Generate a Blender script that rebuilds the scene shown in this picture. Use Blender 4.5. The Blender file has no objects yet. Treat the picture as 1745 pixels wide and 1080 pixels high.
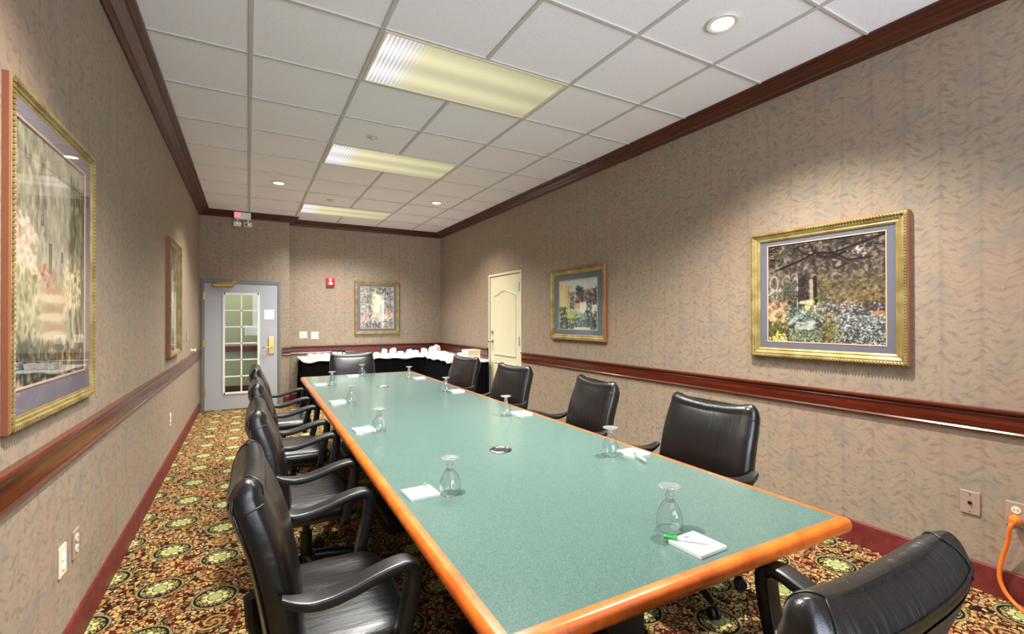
import bpy, bmesh, math, random
import numpy as np
from mathutils import Vector, Matrix
PI = math.pi
C = bpy.context.scene.collection
random.seed(7)

# ------------------------------------------------------------------ dimensions
XL, XR = -.596, 3.038          # left / right wall
YB, YA, XJ = 8.068, 7.85, .543  # far wall, door bay wall, jog between them
YN = -2.3                      # wall behind the camera
ZC = 2.821                     # ceiling
TZ = .68                       # table top
CAM_Z = 1.2864

# ------------------------------------------------------------------ mesh helpers
def obj(name, bm, mat, parent=None, smooth=None):
    me = bpy.data.meshes.new(name)
    bmesh.ops.recalc_face_normals(bm, faces=bm.faces)
    if smooth is not None:
        for f in bm.faces: f.smooth = True
        for e in bm.edges:
            if len(e.link_faces) == 2 and e.calc_face_angle(0) > math.radians(smooth): e.smooth = False
    bm.to_mesh(me); bm.free()
    for m in (mat if isinstance(mat, (list, tuple)) else [mat]): me.materials.append(m)
    o = bpy.data.objects.new(name, me); C.objects.link(o)
    if parent is not None: o.parent = parent
    return o

def thing(name, label, cat, loc=(0, 0, 0), rotz=0, group=None):
    o = bpy.data.objects.new(name, None); C.objects.link(o)
    o.empty_display_size = .05
    o.location = loc; o.rotation_euler = (0, 0, rotz); o['label'] = label; o['category'] = cat
    if group: o['group'] = group
    return o

def tag(o, label, cat, group=None, kind=None):
    o['label'] = label; o['category'] = cat
    if group: o['group'] = group
    if kind: o['kind'] = kind
    return o

def struct(name, bm, mat, parent=None, smooth=None):
    o = obj(name, bm, mat, parent, smooth)
    if parent is None: o['kind'] = 'structure'
    return o

def dup(root, loc, rotz, label):
    r = root.copy(); C.objects.link(r); r.location = loc; r.rotation_euler = (0, 0, rotz); r['label'] = label
    for ch in list(root.children):
        c = ch.copy(); C.objects.link(c); c.parent = r
        for g in list(ch.children):
            d = g.copy(); C.objects.link(d); d.parent = c
    return r

def box(bm, x0, x1, y0, y1, z0, z1, bev=0, seg=2, M=None, mi=0):
    r = bmesh.ops.create_cube(bm, size=1)
    vs = r['verts']
    for v in vs:
        v.co = Vector(((x0 + x1) / 2 + v.co.x * (x1 - x0), (y0 + y1) / 2 + v.co.y * (y1 - y0), (z0 + z1) / 2 + v.co.z * (z1 - z0)))
    fs = set(f for v in vs for f in v.link_faces)
    if bev:
        es = list(set(e for v in vs for e in v.link_edges))
        r2 = bmesh.ops.bevel(bm, geom=es, offset=bev, segments=seg, profile=.5, affect='EDGES')
        vs = list(set(list(r2['verts']) + [v for f in r2['faces'] for v in f.verts]))
        vs = list(set(v for v in vs if v.is_valid))
        fs = set(f for v in vs for f in v.link_faces)
    for f in fs: f.material_index = mi
    if M is not None:
        for v in vs: v.co = M @ v.co
    return vs

def BX(*a, **k):
    bm = bmesh.new(); box(bm, *a, **k); return bm

def loft(bm, rings, closed_ring=True, cap=True, closed_path=False):
    R = [[bm.verts.new(p) for p in r] for r in rings]
    n = len(R[0])
    for i in range(len(R) - (0 if closed_path else 1)):
        a, b = R[i], R[(i + 1) % len(R)]
        for j in range(n if closed_ring else n - 1):
            k = (j + 1) % n
            try: bm.faces.new((a[j], a[k], b[k], b[j]))
            except ValueError: pass
    if cap and closed_ring and not closed_path:
        bm.faces.new(R[0][::-1]); bm.faces.new(R[-1])
    return R

def lathe(bm, prof, n=32, M=None):
    rings = []
    for r, z in prof:
        rings.append([Vector((max(r, 1e-5) * math.cos(2 * PI * k / n), max(r, 1e-5) * math.sin(2 * PI * k / n), z)) for k in range(n)])
    if M is not None: rings = [[M @ p for p in r] for r in rings]
    loft(bm, rings, cap=True)

def smooth_path(pts, sub=6):
    P = [Vector(p) for p in pts]; out = []
    for i in range(len(P) - 1):
        p0 = P[max(i - 1, 0)]; p1 = P[i]; p2 = P[i + 1]; p3 = P[min(i + 2, len(P) - 1)]
        for k in range(sub):
            t = k / sub
            out.append(.5 * ((2 * p1) + (-p0 + p2) * t + (2 * p0 - 5 * p1 + 4 * p2 - p3) * t * t + (-p0 + 3 * p1 - 3 * p2 + p3) * t ** 3))
    out.append(P[-1]); return out

def tube(bm, pts, r, n=10, closed=False, flat=None, up=None):
    P = [Vector(p) for p in pts]; N = len(P); rings = []
    prev = None
    for i in range(N):
        if closed: t = P[(i + 1) % N] - P[i - 1]
        else: t = P[min(i + 1, N - 1)] - P[max(i - 1, 0)]
        t.normalize()
        if up is not None: a = Vector(up)
        elif prev is None: a = Vector((0, 0, 1)) if abs(t.z) < .9 else Vector((1, 0, 0))
        else: a = prev
        a = (a - t * a.dot(t)).normalized(); b = t.cross(a); prev = a
        rr = r[i] if isinstance(r, (list, tuple)) else r
        rings.append([P[i] + (a * math.cos(2 * PI * k / n) + b * math.sin(2 * PI * k / n)) * rr for k in range(n)])
    loft(bm, rings, cap=not closed, closed_path=closed)

def sweep_rect_loop(bm, prof, w, h, cr=0.0, cs=1, plane='XY'):
    """profile [(inset d, height t)] swept round a w x h rectangle centred at origin (d>0 goes inwards)."""
    rings = []
    for d, t in prof:
        ring = []
        W, H = w / 2 - d, h / 2 - d; r = max(cr - d, 1e-4) if cr else 0
        for qx, qy, a0 in ((1, 1, 0), (-1, 1, 90), (-1, -1, 180), (1, -1, 270)):
            if r:
                for k in range(cs + 1):
                    a = math.radians(a0 + 90 * k / cs)
                    ring.append((qx * (W - r) + r * math.cos(a), qy * (H - r) + r * math.sin(a), t))
            else: ring.append((qx * W, qy * H, t))
        if plane == 'XZ': ring = [(x, -t_, y) for x, y, t_ in ring]
        rings.append(ring)
    rings = [[Vector(p) for p in r] for r in rings]
    loft(bm, rings, cap=False)

# ------------------------------------------------------------------ node helper
def lin(c):
    return tuple((x / 12.92 if x <= .04045 else ((x + .055) / 1.055) ** 2.4) for x in c)
def rgb(r, g, b): return lin((r / 255, g / 255, b / 255)) + (1,)

class NT:
    def __init__(s, name):
        s.mat = bpy.data.materials.new(name); s.mat.use_nodes = True
        s.t = s.mat.node_tree; s.n = s.t.nodes; s.n.clear()
        s.out = s.n.new('ShaderNodeOutputMaterial')
    def put(s, inp, v):
        if v is None: return
        if isinstance(v, bpy.types.NodeSocket): s.t.links.new(v, inp)
        else:
            try: inp.default_value = v
            except Exception: inp.default_value = (v, v, v) if not hasattr(v, '__len__') else tuple(v)[:3]
    def m(s, op, a, b=None, c=None, clamp=False):
        n = s.n.new('ShaderNodeMath'); n.operation = op; n.use_clamp = clamp
        s.put(n.inputs[0], a); s.put(n.inputs[1], b); s.put(n.inputs[2], c); return n.outputs[0]
    def co(s, kind='Object'):
        n = s.n.new('ShaderNodeTexCoord'); return n.outputs[kind]
    def sep(s, v):
        n = s.n.new('ShaderNodeSeparateXYZ'); s.put(n.inputs[0], v); return n.outputs
    def comb(s, x, y, z=0.):
        n = s.n.new('ShaderNodeCombineXYZ'); s.put(n.inputs[0], x); s.put(n.inputs[1], y); s.put(n.inputs[2], z); return n.outputs[0]
    def scale(s, v, k):
        n = s.n.new('ShaderNodeMapping'); s.put(n.inputs['Vector'], v); n.inputs['Scale'].default_value = k; return n.outputs[0]
    def noise(s, v, sc, det=3, rough=.5, dist=0):
        n = s.n.new('ShaderNodeTexNoise'); s.put(n.inputs['Vector'], v); n.inputs['Scale'].default_value = sc
        n.inputs['Detail'].default_value = det; n.inputs['Roughness'].default_value = rough; n.inputs['Distortion'].default_value = dist
        return n.outputs
    def vor(s, v, sc, feat='F1', rnd=1.0):
        n = s.n.new('ShaderNodeTexVoronoi'); n.feature = feat; s.put(n.inputs['Vector'], v); n.inputs['Scale'].default_value = sc
        n.inputs['Randomness'].default_value = rnd; return n.outputs
    def mix(s, f, a, b):
        n = s.n.new('ShaderNodeMix'); n.data_type = 'RGBA'; s.put(n.inputs[0], f); s.put(n.inputs[6], a); s.put(n.inputs[7], b); return n.outputs[2]
    def ramp(s, f, stops, interp='LINEAR'):
        n = s.n.new('ShaderNodeValToRGB'); s.put(n.inputs[0], f); cr = n.color_ramp; cr.interpolation = interp
        while len(cr.elements) < len(stops): cr.elements.new(.5)
        for e, (p, c) in zip(cr.elements, stops): e.position = p; e.color = c
        return n.outputs[0]
    def ss(s, x, a, b):
        n = s.n.new('ShaderNodeMapRange'); n.interpolation_type = 'SMOOTHSTEP'
        s.put(n.inputs[0], x); n.inputs[1].default_value = a; n.inputs[2].default_value = b; return n.outputs[0]
    def bump(s, h, st=.3, d=.01):
        n = s.n.new('ShaderNodeBump'); s.put(n.inputs['Height'], h); n.inputs['Strength'].default_value = st; n.inputs['Distance'].default_value = d
        return n.outputs[0]
    def bsdf(s, col, rough=.5, metal=0, spec=.5, normal=None, coat=0, crough=.1, sheen=0, emis=None, es=0, trans=0, ior=1.45, alpha=None):
        n = s.n.new('ShaderNodeBsdfPrincipled')
        s.put(n.inputs['Base Color'], col); s.put(n.inputs['Roughness'], rough); s.put(n.inputs['Metallic'], metal)
        n.inputs['Specular IOR Level'].default_value = spec; n.inputs['IOR'].default_value = ior
        if normal is not None: s.put(n.inputs['Normal'], normal)
        n.inputs['Coat Weight'].default_value = coat; n.inputs['Coat Roughness'].default_value = crough
        n.inputs['Sheen Weight'].default_value = sheen; n.inputs['Transmission Weight'].default_value = trans
        if emis is not None: s.put(n.inputs['Emission Color'], emis); s.put(n.inputs['Emission Strength'], es)
        s.t.links.new(n.outputs[0], s.out.inputs[0]); return n

def plain(name, c, rough=.5, metal=0, spec=.5, coat=0, **k):
    t = NT(name)
    v = t.noise(t.co(), 9, 2)[0]
    col = t.mix(t.m('MULTIPLY', v, .25), c, tuple(x * .8 for x in c[:3]) + (1,))
    t.bsdf(col, rough, metal, spec, coat=coat, **k); return t.mat

# ------------------------------------------------------------------ materials
def mat_wallpaper():
    t = NT('wallpaper'); P = t.co(); x, y, z = t.sep(P)
    u = t.m('ADD', x, y)
    per = .15
    fr = t.m('FRACT', t.m('DIVIDE', u, per))
    tri = t.m('ABSOLUTE', t.m('SUBTRACT', fr, .5))          # 0 centre, .5 at stripe
    stripe = t.ss(tri, .40, .5)
    q = t.comb(t.m('MULTIPLY', u, 1.0), t.m('ADD', z, t.m('MULTIPLY', tri, -.07)), 0.)
    warp = t.noise(q, 16, 2)[1]
    nvec = t.n.new('ShaderNodeVectorMath'); nvec.operation = 'MULTIPLY_ADD'
    t.put(nvec.inputs[0], warp); nvec.inputs[1].default_value = (.05, .05, 0); t.put(nvec.inputs[2], q)
    leaf = t.noise(t.scale(nvec.outputs[0], (22, 44, 1)), 1.0, 3, .6)[0]
    big = t.noise(q, 2.2, 2)[0]
    big2 = t.noise(t.comb(u, z, 5.), 7, 2)[0]
    c = t.ramp(leaf, [(.34, rgb(128, 114, 99)), (.46, rgb(148, 132, 112)), (.56, rgb(156, 140, 117)), (.68, rgb(149, 133, 121))])
    c = t.mix(t.m('MULTIPLY', t.ss(big, .45, .7), .22), c, rgb(166, 120, 102))
    c = t.mix(t.m('MULTIPLY', t.ss(big2, .5, .7), .4), c, rgb(122, 120, 117))
    c = t.mix(t.m('MULTIPLY', stripe, .22), c, rgb(113, 102, 96))
    fine = t.noise(t.scale(t.comb(u, z, 0.), (500, 120, 1)), 1., 1)[0]
    c = t.mix(t.m('MULTIPLY', fine, .16), c, rgb(110, 98, 90))
    t.bsdf(c, .62, 0, .35, normal=t.bump(leaf, .12, .004)); return t.mat

def mat_carpet():
    t = NT('carpet'); P = t.co(); x, y, z = t.sep(P)
    ax, ay = .47, .42
    def lat(ox, oy):
        a = t.m('SUBTRACT', t.m('FRACT', t.m('ADD', t.m('DIVIDE', t.m('SUBTRACT', x, -.366 + ox), ax), .5 + 40)), .5)
        b = t.m('SUBTRACT', t.m('FRACT', t.m('ADD', t.m('DIVIDE', t.m('SUBTRACT', y, 2.80 + oy), ay), .5 + 40)), .5)
        a = t.m('MULTIPLY', a, ax); b = t.m('MULTIPLY', b, ay)
        d = t.m('SQRT', t.m('ADD', t.m('MULTIPLY', a, a), t.m('MULTIPLY', b, b)))
        return d, t.m('ARCTAN2', b, a)
    d1, a1 = lat(0, 0); d2, a2 = lat(ax / 2, ay / 2)
    d = t.m('MINIMUM', d1, d2); sel = t.m('LESS_THAN', d1, d2)
    ang = t.m('ADD', t.m('MULTIPLY', a1, sel), t.m('MULTIPLY', a2, t.m('SUBTRACT', 1., sel)))
    d3 = t.n.new('ShaderNodeMath')
    # scattered leaves
    wob = t.noise(P, 24, 2)[1]
    nv = t.n.new('ShaderNodeVectorMath'); nv.operation = 'MULTIPLY_ADD'
    t.put(nv.inputs[0], wob); nv.inputs[1].default_value = (.03, .03, 0); t.put(nv.inputs[2], P)
    V = t.vor(nv.outputs[0], 50)
    Ve = t.vor(nv.outputs[0], 50, 'DISTANCE_TO_EDGE')[0]
    rnd = t.sep(V[1])
    leafm = t.m('MULTIPLY', t.ss(Ve, .06, .13), t.m('GREATER_THAN', rnd[1], .13))
    lc = t.ramp(rnd[0], [(0., rgb(164, 146, 104)), (.22, rgb(204, 166, 98)), (.42, rgb(168, 112, 68)), (.56, rgb(190, 162, 110)), (.74, rgb(108, 100, 72)), (.86, rgb(212, 178, 104))], 'CONSTANT')
    patch = t.ss(t.noise(P, 4.5, 2)[0], .42, .62)
    bg = t.mix(patch, rgb(34, 20, 12), rgb(84, 26, 16))
    col = t.mix(leafm, bg, lc)
    # vine lines between medallions
    vine = t.m('ABSOLUTE', t.m('SUBTRACT', t.m('FRACT', t.m('ADD', t.m('DIVIDE', t.m('ADD', x, t.m('MULTIPLY', t.m('SINE', t.m('MULTIPLY', y, 2 * PI / ay)), .02)), ax / 2), .25)), .5))
    vm = t.ss(vine, .47, .5)
    col = t.mix(t.m('MULTIPLY', vm, .8), col, rgb(110, 24, 14))
    # scroll rosettes half way between medallions
    dr, ar = lat(ax / 2, 0)
    sc = t.m('SINE', t.m('ADD', t.m('ADD', t.m('MULTIPLY', dr, 210.), t.m('MULTIPLY', t.noise(P, 60, 2)[0], 4.)), t.m('MULTIPLY', ar, 2.)))
    sm = t.m('MULTIPLY', t.ss(sc, .1, .5), t.m('LESS_THAN', dr, .062))
    col = t.mix(t.m('MULTIPLY', t.m('LESS_THAN', dr, .062), .7), col, rgb(62, 26, 14))
    col = t.mix(t.m('MULTIPLY', sm, .8), col, rgb(190, 142, 84))
    # medallion
    R = .098
    inside = t.m('LESS_THAN', d, R)
    petal = t.m('MULTIPLY', t.m('ABSOLUTE', t.m('SINE', t.m('MULTIPLY', ang, 4.))), .022)
    pm = t.ss(t.m('SUBTRACT', t.m('ADD', petal, .040), d), -.002, .002)
    lv = t.vor(t.scale(P, (1, 1, 1)), 70, 'DISTANCE_TO_EDGE')[0]
    inner = t.mix(t.ss(lv, .08, .2), rgb(28, 22, 14), rgb(176, 164, 100))
    inner = t.mix(pm, inner, rgb(206, 200, 136))
    inner = t.mix(t.m('MULTIPLY', t.m('LESS_THAN', t.m('ABSOLUTE', t.m('SUBTRACT', t.m('ADD', petal, .036), d)), .003), 1.), inner, rgb(86, 78, 40))
    inner = t.mix(t.m('LESS_THAN', d, .030), inner, rgb(166, 172, 112))
    inner = t.mix(t.m('LESS_THAN', t.m('ABSOLUTE', t.m('SUBTRACT', d, .030)), .0022), inner, rgb(70, 66, 36))
    rim = t.m('LESS_THAN', t.m('ABSOLUTE', t.m('SUBTRACT', d, .086)), .010)
    inner = t.mix(rim, inner, rgb(24, 18, 12))
    rim2 = t.m('LESS_THAN', t.m('ABSOLUTE', t.m('SUBTRACT', d, .090)), .0045)
    inner = t.mix(rim2, inner, rgb(140, 130, 92))
    col = t.mix(inside, col, inner)
    pile = t.noise(P, 700, 2)[0]
    col = t.mix(t.m('MULTIPLY', pile, .3), col, rgb(20, 12, 8))
    t.bsdf(col, .95, 0, .1, normal=t.bump(pile, .4, .004)); return t.mat

def mat_wood(name, dark, light, rough=.25, axis=(1, 30, 30), coat=.3, spec=.5):
    t = NT(name); P = t.co()
    n = t.noise(t.scale(P, axis), 2.2, 5, .6, .6)[0]
    f = t.noise(t.scale(P, tuple(a * 6 for a in axis)), 2., 3)[0]
    c = t.ramp(n, [(.3, dark), (.7, light)])
    c = t.mix(t.m('MULTIPLY', f, .3), c, dark)
    t.bsdf(c, rough, 0, spec, coat=coat, crough=.15); return t.mat

def mat_leather(wr=1.0, name='black_leather'):
    t = NT(name); P = t.co()
    g = t.vor(P, 320, 'DISTANCE_TO_EDGE')[0]
    w = t.noise(t.scale(P, (34, 5, 5)), 1., 3, .55, .8)[0]
    big = t.noise(P, 5, 2)[0]
    h = t.m('ADD', t.m('MULTIPLY', g, .05), t.m('ADD', t.m('MULTIPLY', w, .45 * wr), t.m('MULTIPLY', big, .5)))
    t.bsdf(rgb(9, 9, 10), t.m('ADD', .26, t.m('MULTIPLY', big, .12)), 0, .70, coat=.25, crough=.18, normal=t.bump(h, .5, .012)); return t.mat

def mat_laminate():
    t = NT('green_laminate'); P = t.co()
    n = t.noise(P, 420, 3, .7)[0]; b = t.noise(P, 3, 3)[0]
    c = t.ramp(n, [(.3, rgb(54, 77, 72)), (.5, rgb(74, 97, 91)), (.7, rgb(95, 117, 110))])
    c = t.mix(t.m('MULTIPLY', b, .25), c, rgb(72, 98, 95))
    t.bsdf(c, t.m('ADD', .13, t.m('MULTIPLY', b, .08)), 0, .5, normal=t.bump(n, .04, .001)); return t.mat

def mat_tile():
    t = NT('ceiling_tile'); P = t.co()
    n = t.noise(P, 90, 3, .7)[0]; v = t.vor(P, 150)[0]; b = t.noise(P, 1.3, 2)[0]
    c = t.mix(t.m('MULTIPLY', t.ss(n, .52, .75), .35), rgb(238, 237, 242), rgb(196, 193, 196))
    c = t.mix(t.m('MULTIPLY', t.ss(v, .25, .05), .18), c, rgb(150, 146, 140))
    t.bsdf(c, .9, 0, .2, normal=t.bump(n, .15, .003)); return t.mat

def mat_diffuser():
    t = NT('prismatic_diffuser'); P = t.co(); x, y, z = t.sep(P)
    # object origin at the fixture's left end; x runs along the tubes, y across
    ribs = t.m('SINE', t.m('MULTIPLY', x, 2 * PI / .024))
    ribf = t.m('MULTIPLY', t.ss(ribs, -.6, .6), t.ss(x, .30, .12))
    cell = t.m('MULTIPLY', t.m('ADD', 1., t.m('SINE', t.m('MULTIPLY', t.m('ADD', x, y), 330.))), t.m('ADD', 1., t.m('SINE', t.m('MULTIPLY', t.m('SUBTRACT', x, y), 330.))))
    tube_ = t.m('ADD', t.m('POWER', 2.718, t.m('MULTIPLY', t.m('POWER', t.m('DIVIDE', t.m('SUBTRACT', y, -.13), .085), 2.), -1.)),
                t.m('POWER', 2.718, t.m('MULTIPLY', t.m('POWER', t.m('DIVIDE', t.m('SUBTRACT', y, .13), .085), 2.), -1.)))
    left = t.ss(x, .30, .12)  # whiter left end is a viewing-angle effect, baked into the emission
    base = t.mix(left, rgb(224, 218, 170), rgb(228, 224, 230))
    st = t.m('ADD', .58, t.m('MULTIPLY', tube_, .38))
    st = t.m('MULTIPLY', st, t.m('ADD', .78, t.m('MULTIPLY', cell, .11)))
    st = t.m('MULTIPLY', st, t.m('SUBTRACT', 1.08, t.m('MULTIPLY', x, .36)))
    rb = t.m('MULTIPLY', left, t.m('SUBTRACT', t.m('MULTIPLY', t.ss(ribs, -.5, .5), .36), .12))
    st = t.m('ADD', st, rb)
    t.bsdf(rgb(150, 150, 142), .4, 0, .3, emis=base, es=st); return t.mat

def mat_glass_thin(name='clear_glass', k=1.0):
    t = NT(name)
    lw = t.n.new('ShaderNodeLayerWeight'); lw.inputs[0].default_value = .5
    fr = t.m('ADD', .11, t.m('MULTIPLY', t.m('POWER', lw.outputs[1], 3.), .85))
    tr = t.n.new('ShaderNodeBsdfTransparent'); t.put(tr.inputs[0], t.mix(t.m('POWER', lw.outputs[1], 5.), (.98, .985, .98, 1), (.55, .58, .58, 1)))
    gl = t.n.new('ShaderNodeBsdfGlossy'); gl.inputs['Roughness'].default_value = .02
    mx = t.n.new('ShaderNodeMixShader'); t.put(mx.inputs[0], t.m('MULTIPLY', fr, k, clamp=True)); t.t.links.new(tr.outputs[0], mx.inputs[1]); t.t.links.new(gl.outputs[0], mx.inputs[2])
    t.t.links.new(mx.outputs[0], t.out.inputs[0]); return t.mat

def mat_pane(k=1.0, name='picture_glass'):
    t = NT(name)
    lw = t.n.new('ShaderNodeLayerWeight'); lw.inputs[0].default_value = .5
    fr = t.m('ADD', .045, t.m('MULTIPLY', t.m('POWER', lw.outputs[1], 4.), .9))
    tr = t.n.new('ShaderNodeBsdfTransparent'); tr.inputs[0].default_value = (.98, .98, .98, 1)
    gl = t.n.new('ShaderNodeBsdfGlossy'); gl.inputs['Roughness'].default_value = .01
    mx = t.n.new('ShaderNodeMixShader'); t.put(mx.inputs[0], t.m('MULTIPLY', fr, k, clamp=True)); t.t.links.new(tr.outputs[0], mx.inputs[1]); t.t.links.new(gl.outputs[0], mx.inputs[2])
    t.t.links.new(mx.outputs[0], t.out.inputs[0]); return t.mat

def mat_emit(name, c, s):
    t = NT(name); e = t.n.new('ShaderNodeEmission'); e.inputs[0].default_value = c; e.inputs[1].default_value = s
    t.t.links.new(e.outputs[0], t.out.inputs[0]); return t.mat

def mat_gold():
    t = NT('gilt_frame'); P = t.co()
    n = t.noise(P, 130, 3)[0]; b = t.noise(P, 12, 2)[0]
    c = t.ramp(b, [(.3, rgb(136, 116, 66)), (.7, rgb(176, 158, 104))])
    c = t.mix(t.m('MULTIPLY', t.ss(n, .5, .7), .35), c, rgb(110, 82, 40))
    t.bsdf(c, .40, .35, .5, normal=t.bump(n, .2, .003)); return t.mat

def mat_cloth(name, c, fold=0.):
    t = NT(name); P = t.co()
    n = t.noise(P, 260, 2)[0]; b = t.noise(P, 14, 3)[0]
    t.bsdf(t.mix(t.m('MULTIPLY', n, .15), c, tuple(v * .7 for v in c[:3]) + (1,)), .85, 0, .2, sheen=.2, normal=t.bump(b, .25, .01)); return t.mat

def mat_baseboard():
    t = NT('maroon_vinyl'); P = t.co()
    n = t.noise(P, 20, 3)[0]
    t.bsdf(t.ramp(n, [(.3, rgb(92, 30, 30)), (.7, rgb(116, 46, 44))]), .5, 0, .4); return t.mat

def mat_vcol():
    t = NT('watercolour_print'); a = t.n.new('ShaderNodeVertexColor'); a.layer_name = 'Col'
    n = t.noise(t.co(), 400, 2)[0]
    t.bsdf(t.mix(t.m('MULTIPLY', n, .12), a.outputs[0], rgb(60, 55, 50)), .6, 0, .2); return t.mat

M = {}
M['wall'] = mat_wallpaper(); M['carpet'] = mat_carpet(); M['tile'] = mat_tile()
M['tee'] = plain('painted_tee_bar', rgb(192, 190, 186), .6)
M['crown'] = mat_wood('crown_mahogany', rgb(46, 16, 10), rgb(92, 36, 20), .35, (30, 1.5, 30), .2)
M['crownx'] = mat_wood('crown_mahogany_cross', rgb(46, 16, 10), rgb(92, 36, 20), .35, (1.5, 30, 30), .2)
M['rail'] = mat_wood('rail_mahogany', rgb(66, 24, 13), rgb(104, 40, 21), .26, (30, 1.5, 30), .3)
M['railx'] = mat_wood('rail_mahogany_cross', rgb(74, 28, 22), rgb(108, 46, 34), .28, (1.5, 30, 30), .3)
M['base'] = mat_baseboard()
M['leather'] = mat_leather()
M['arm'] = plain('black_arm_polymer', rgb(18, 18, 19), .34, 0, .8)
M['shell'] = plain('charcoal_chair_shell', rgb(46, 42, 42), .55, 0, .4)
M['black'] = plain('black_plastic', rgb(22, 22, 24), .4)
M['steel'] = plain('brushed_steel', rgb(150, 150, 150), .3, 1)
M['chrome'] = plain('chrome', rgb(200, 200, 204), .12, 1)
M['lam'] = mat_laminate()
M['edge'] = mat_wood('orange_maple_edge', rgb(178, 74, 18), rgb(222, 114, 36), .28, (6, 6, 6), .4)
M['pedestal'] = mat_wood('dark_pedestal', rgb(24, 16, 14), rgb(38, 24, 18), .5, (8, 1, 8), .1)
M['gold'] = mat_gold(); M['frameside'] = plain('stained_frame_side', rgb(140, 84, 56), .45); M['pane'] = mat_pane(); M['vcol'] = mat_vcol()
M['thin'] = mat_glass_thin(); M['diff'] = mat_diffuser()
M['paper'] = plain('white_paper', rgb(246, 246, 244), .6)
M['green'] = plain('green_plastic', rgb(60, 176, 80), .35)
M['whitep'] = plain('white_plastic', rgb(236, 236, 236), .35)
M['ink'] = plain('grey_ink', rgb(96, 100, 100), .7)
M['doorgrey'] = plain('blue_grey_door_paint', rgb(172, 174, 180), .45)
M['framegrey'] = plain('grey_green_frame_paint', rgb(112, 118, 112), .45)
M['doorcream'] = plain('cream_door_paint', rgb(214, 208, 176), .45)
M['white'] = plain('white_paint', rgb(232, 232, 226), .5)
M['brass'] = plain('satin_brass', rgb(196, 160, 96), .3, .8)
M['bronze'] = plain('aged_brass', rgb(150, 120, 60), .4, .7)
M['red'] = plain('red_alarm_plastic', rgb(190, 20, 36), .35)
M['plate'] = plain('steel_wall_plate', rgb(184, 160, 146), .35, .35)
M['ivory'] = plain('ivory_plastic', rgb(226, 214, 186), .4)
M['orange'] = plain('orange_cord_rubber', rgb(240, 118, 40), .45)
M['skirt'] = plain('black_skirting_cloth', rgb(9, 9, 12), .9, 0, .1)
M['linen'] = mat_cloth('white_linen', rgb(240, 238, 240))
M['linen2'] = mat_cloth('pale_pink_linen', rgb(236, 218, 212))
M['beigebox'] = plain('beige_card', rgb(232, 218, 190), .6)
M['lampglow'] = mat_emit('downlight_glow', rgb(255, 240, 214), 5.0)
M['redglow'] = mat_emit('red_indicator', rgb(255, 90, 110), 2.5)
M['slate'] = plain('slate_mat_board', rgb(104, 106, 118), .8)
M['slate2'] = plain('blue_grey_mat_board', rgb(98, 108, 116), .8)
M['mauve'] = plain('mauve_mat_board', rgb(128, 118, 130), .8)
M['olive'] = plain('olive_hall_paint', rgb(150, 156, 122), .8)
M['fillet'] = plain('rose_fillet', rgb(214, 176, 156), .5)
M['reflector'] = plain('lamp_reflector', rgb(225, 225, 225), .15, .9)

# ------------------------------------------------------------------ SHELL
bm = BX(XL - .1, XR + .1, YN - .1, YB + 1.9, -.1, 0); struct('floor', bm, M['carpet'])
# left wall, right wall (right wall has its door recess covered by the leaf)
struct('wall_left', BX(XL - .12, XL, YN - .1, YB + .1, 0, ZC + .1), M['wall'])
DY0, DY1, DZ = 5.20, 6.07, 1.89      # cream door opening in the right wall
bm = bmesh.new()
box(bm, XR, XR + .12, YN - .1, DY0, 0, ZC + .1); box(bm, XR, XR + .12, DY1, YB + .1, 0, ZC + .1); box(bm, XR, XR + .12, DY0, DY1, DZ, ZC + .1)
struct('wall_right', bm, M['wall'])
struct('wall_far', BX(XJ - .02, XR + .1, YB, YB + .12, 0, ZC + .1), M['wall'])
# bay wall with the glazed door
GX0, GX1, GZ = -.535, .388, 1.80
bm = bmesh.new()
box(bm, XL - .05, GX0 - .03, YA, YA + .12, 0, ZC + .1); box(bm, GX1 + .035, XJ, YA, YB + .05, 0, ZC + .1); box(bm, GX0 - .03, GX1 + .035, YA, YA + .12, GZ + .05, ZC + .1)
struct('wall_bay', bm, M['wall'])
# wall behind the camera with a wide window
WX0, WX1, WZ0, WZ1 = .1, 2.7, .75, 2.45
bm = bmesh.new()
box(bm, XL - .1, WX0, YN - .12, YN, 0, ZC + .1); box(bm, WX1, XR + .1, YN - .12, YN, 0, ZC + .1)
box(bm, WX0, WX1, YN - .12, YN, 0, WZ0); box(bm, WX0, WX1, YN - .12, YN, WZ1, ZC + .1)
struct('wall_near', bm, M['wall'])
bm = bmesh.new()
for x in (WX0, (WX0 * 2 + WX1) / 3, (WX0 + 2 * WX1) / 3, WX1): box(bm, x - .03, x + .03, YN - .09, YN + .02, WZ0, WZ1)
for z in (WZ0, WZ1): box(bm, WX0 - .03, WX1 + .03, YN - .09, YN + .03, z - .03, z + .03)
w = struct('window_1', bm, M['white'])
struct('pane', BX(WX0, WX1, YN - .06, YN - .055, WZ0, WZ1), M['pane'], w)

# hall behind the glazed door
bm = bmesh.new(); box(bm, XL - .3, 1.4, 9.3, 9.4, 0, ZC); struct('wall_hall', bm, M['olive'])
struct('trim_9', BX(XL - .3, 1.4, 9.27, 9.3, .745, .835), M['railx'])
struct('baseboard_hall', BX(XL - .3, 1.4, 9.28, 9.3, 0, .16), M['crownx'])

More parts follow.
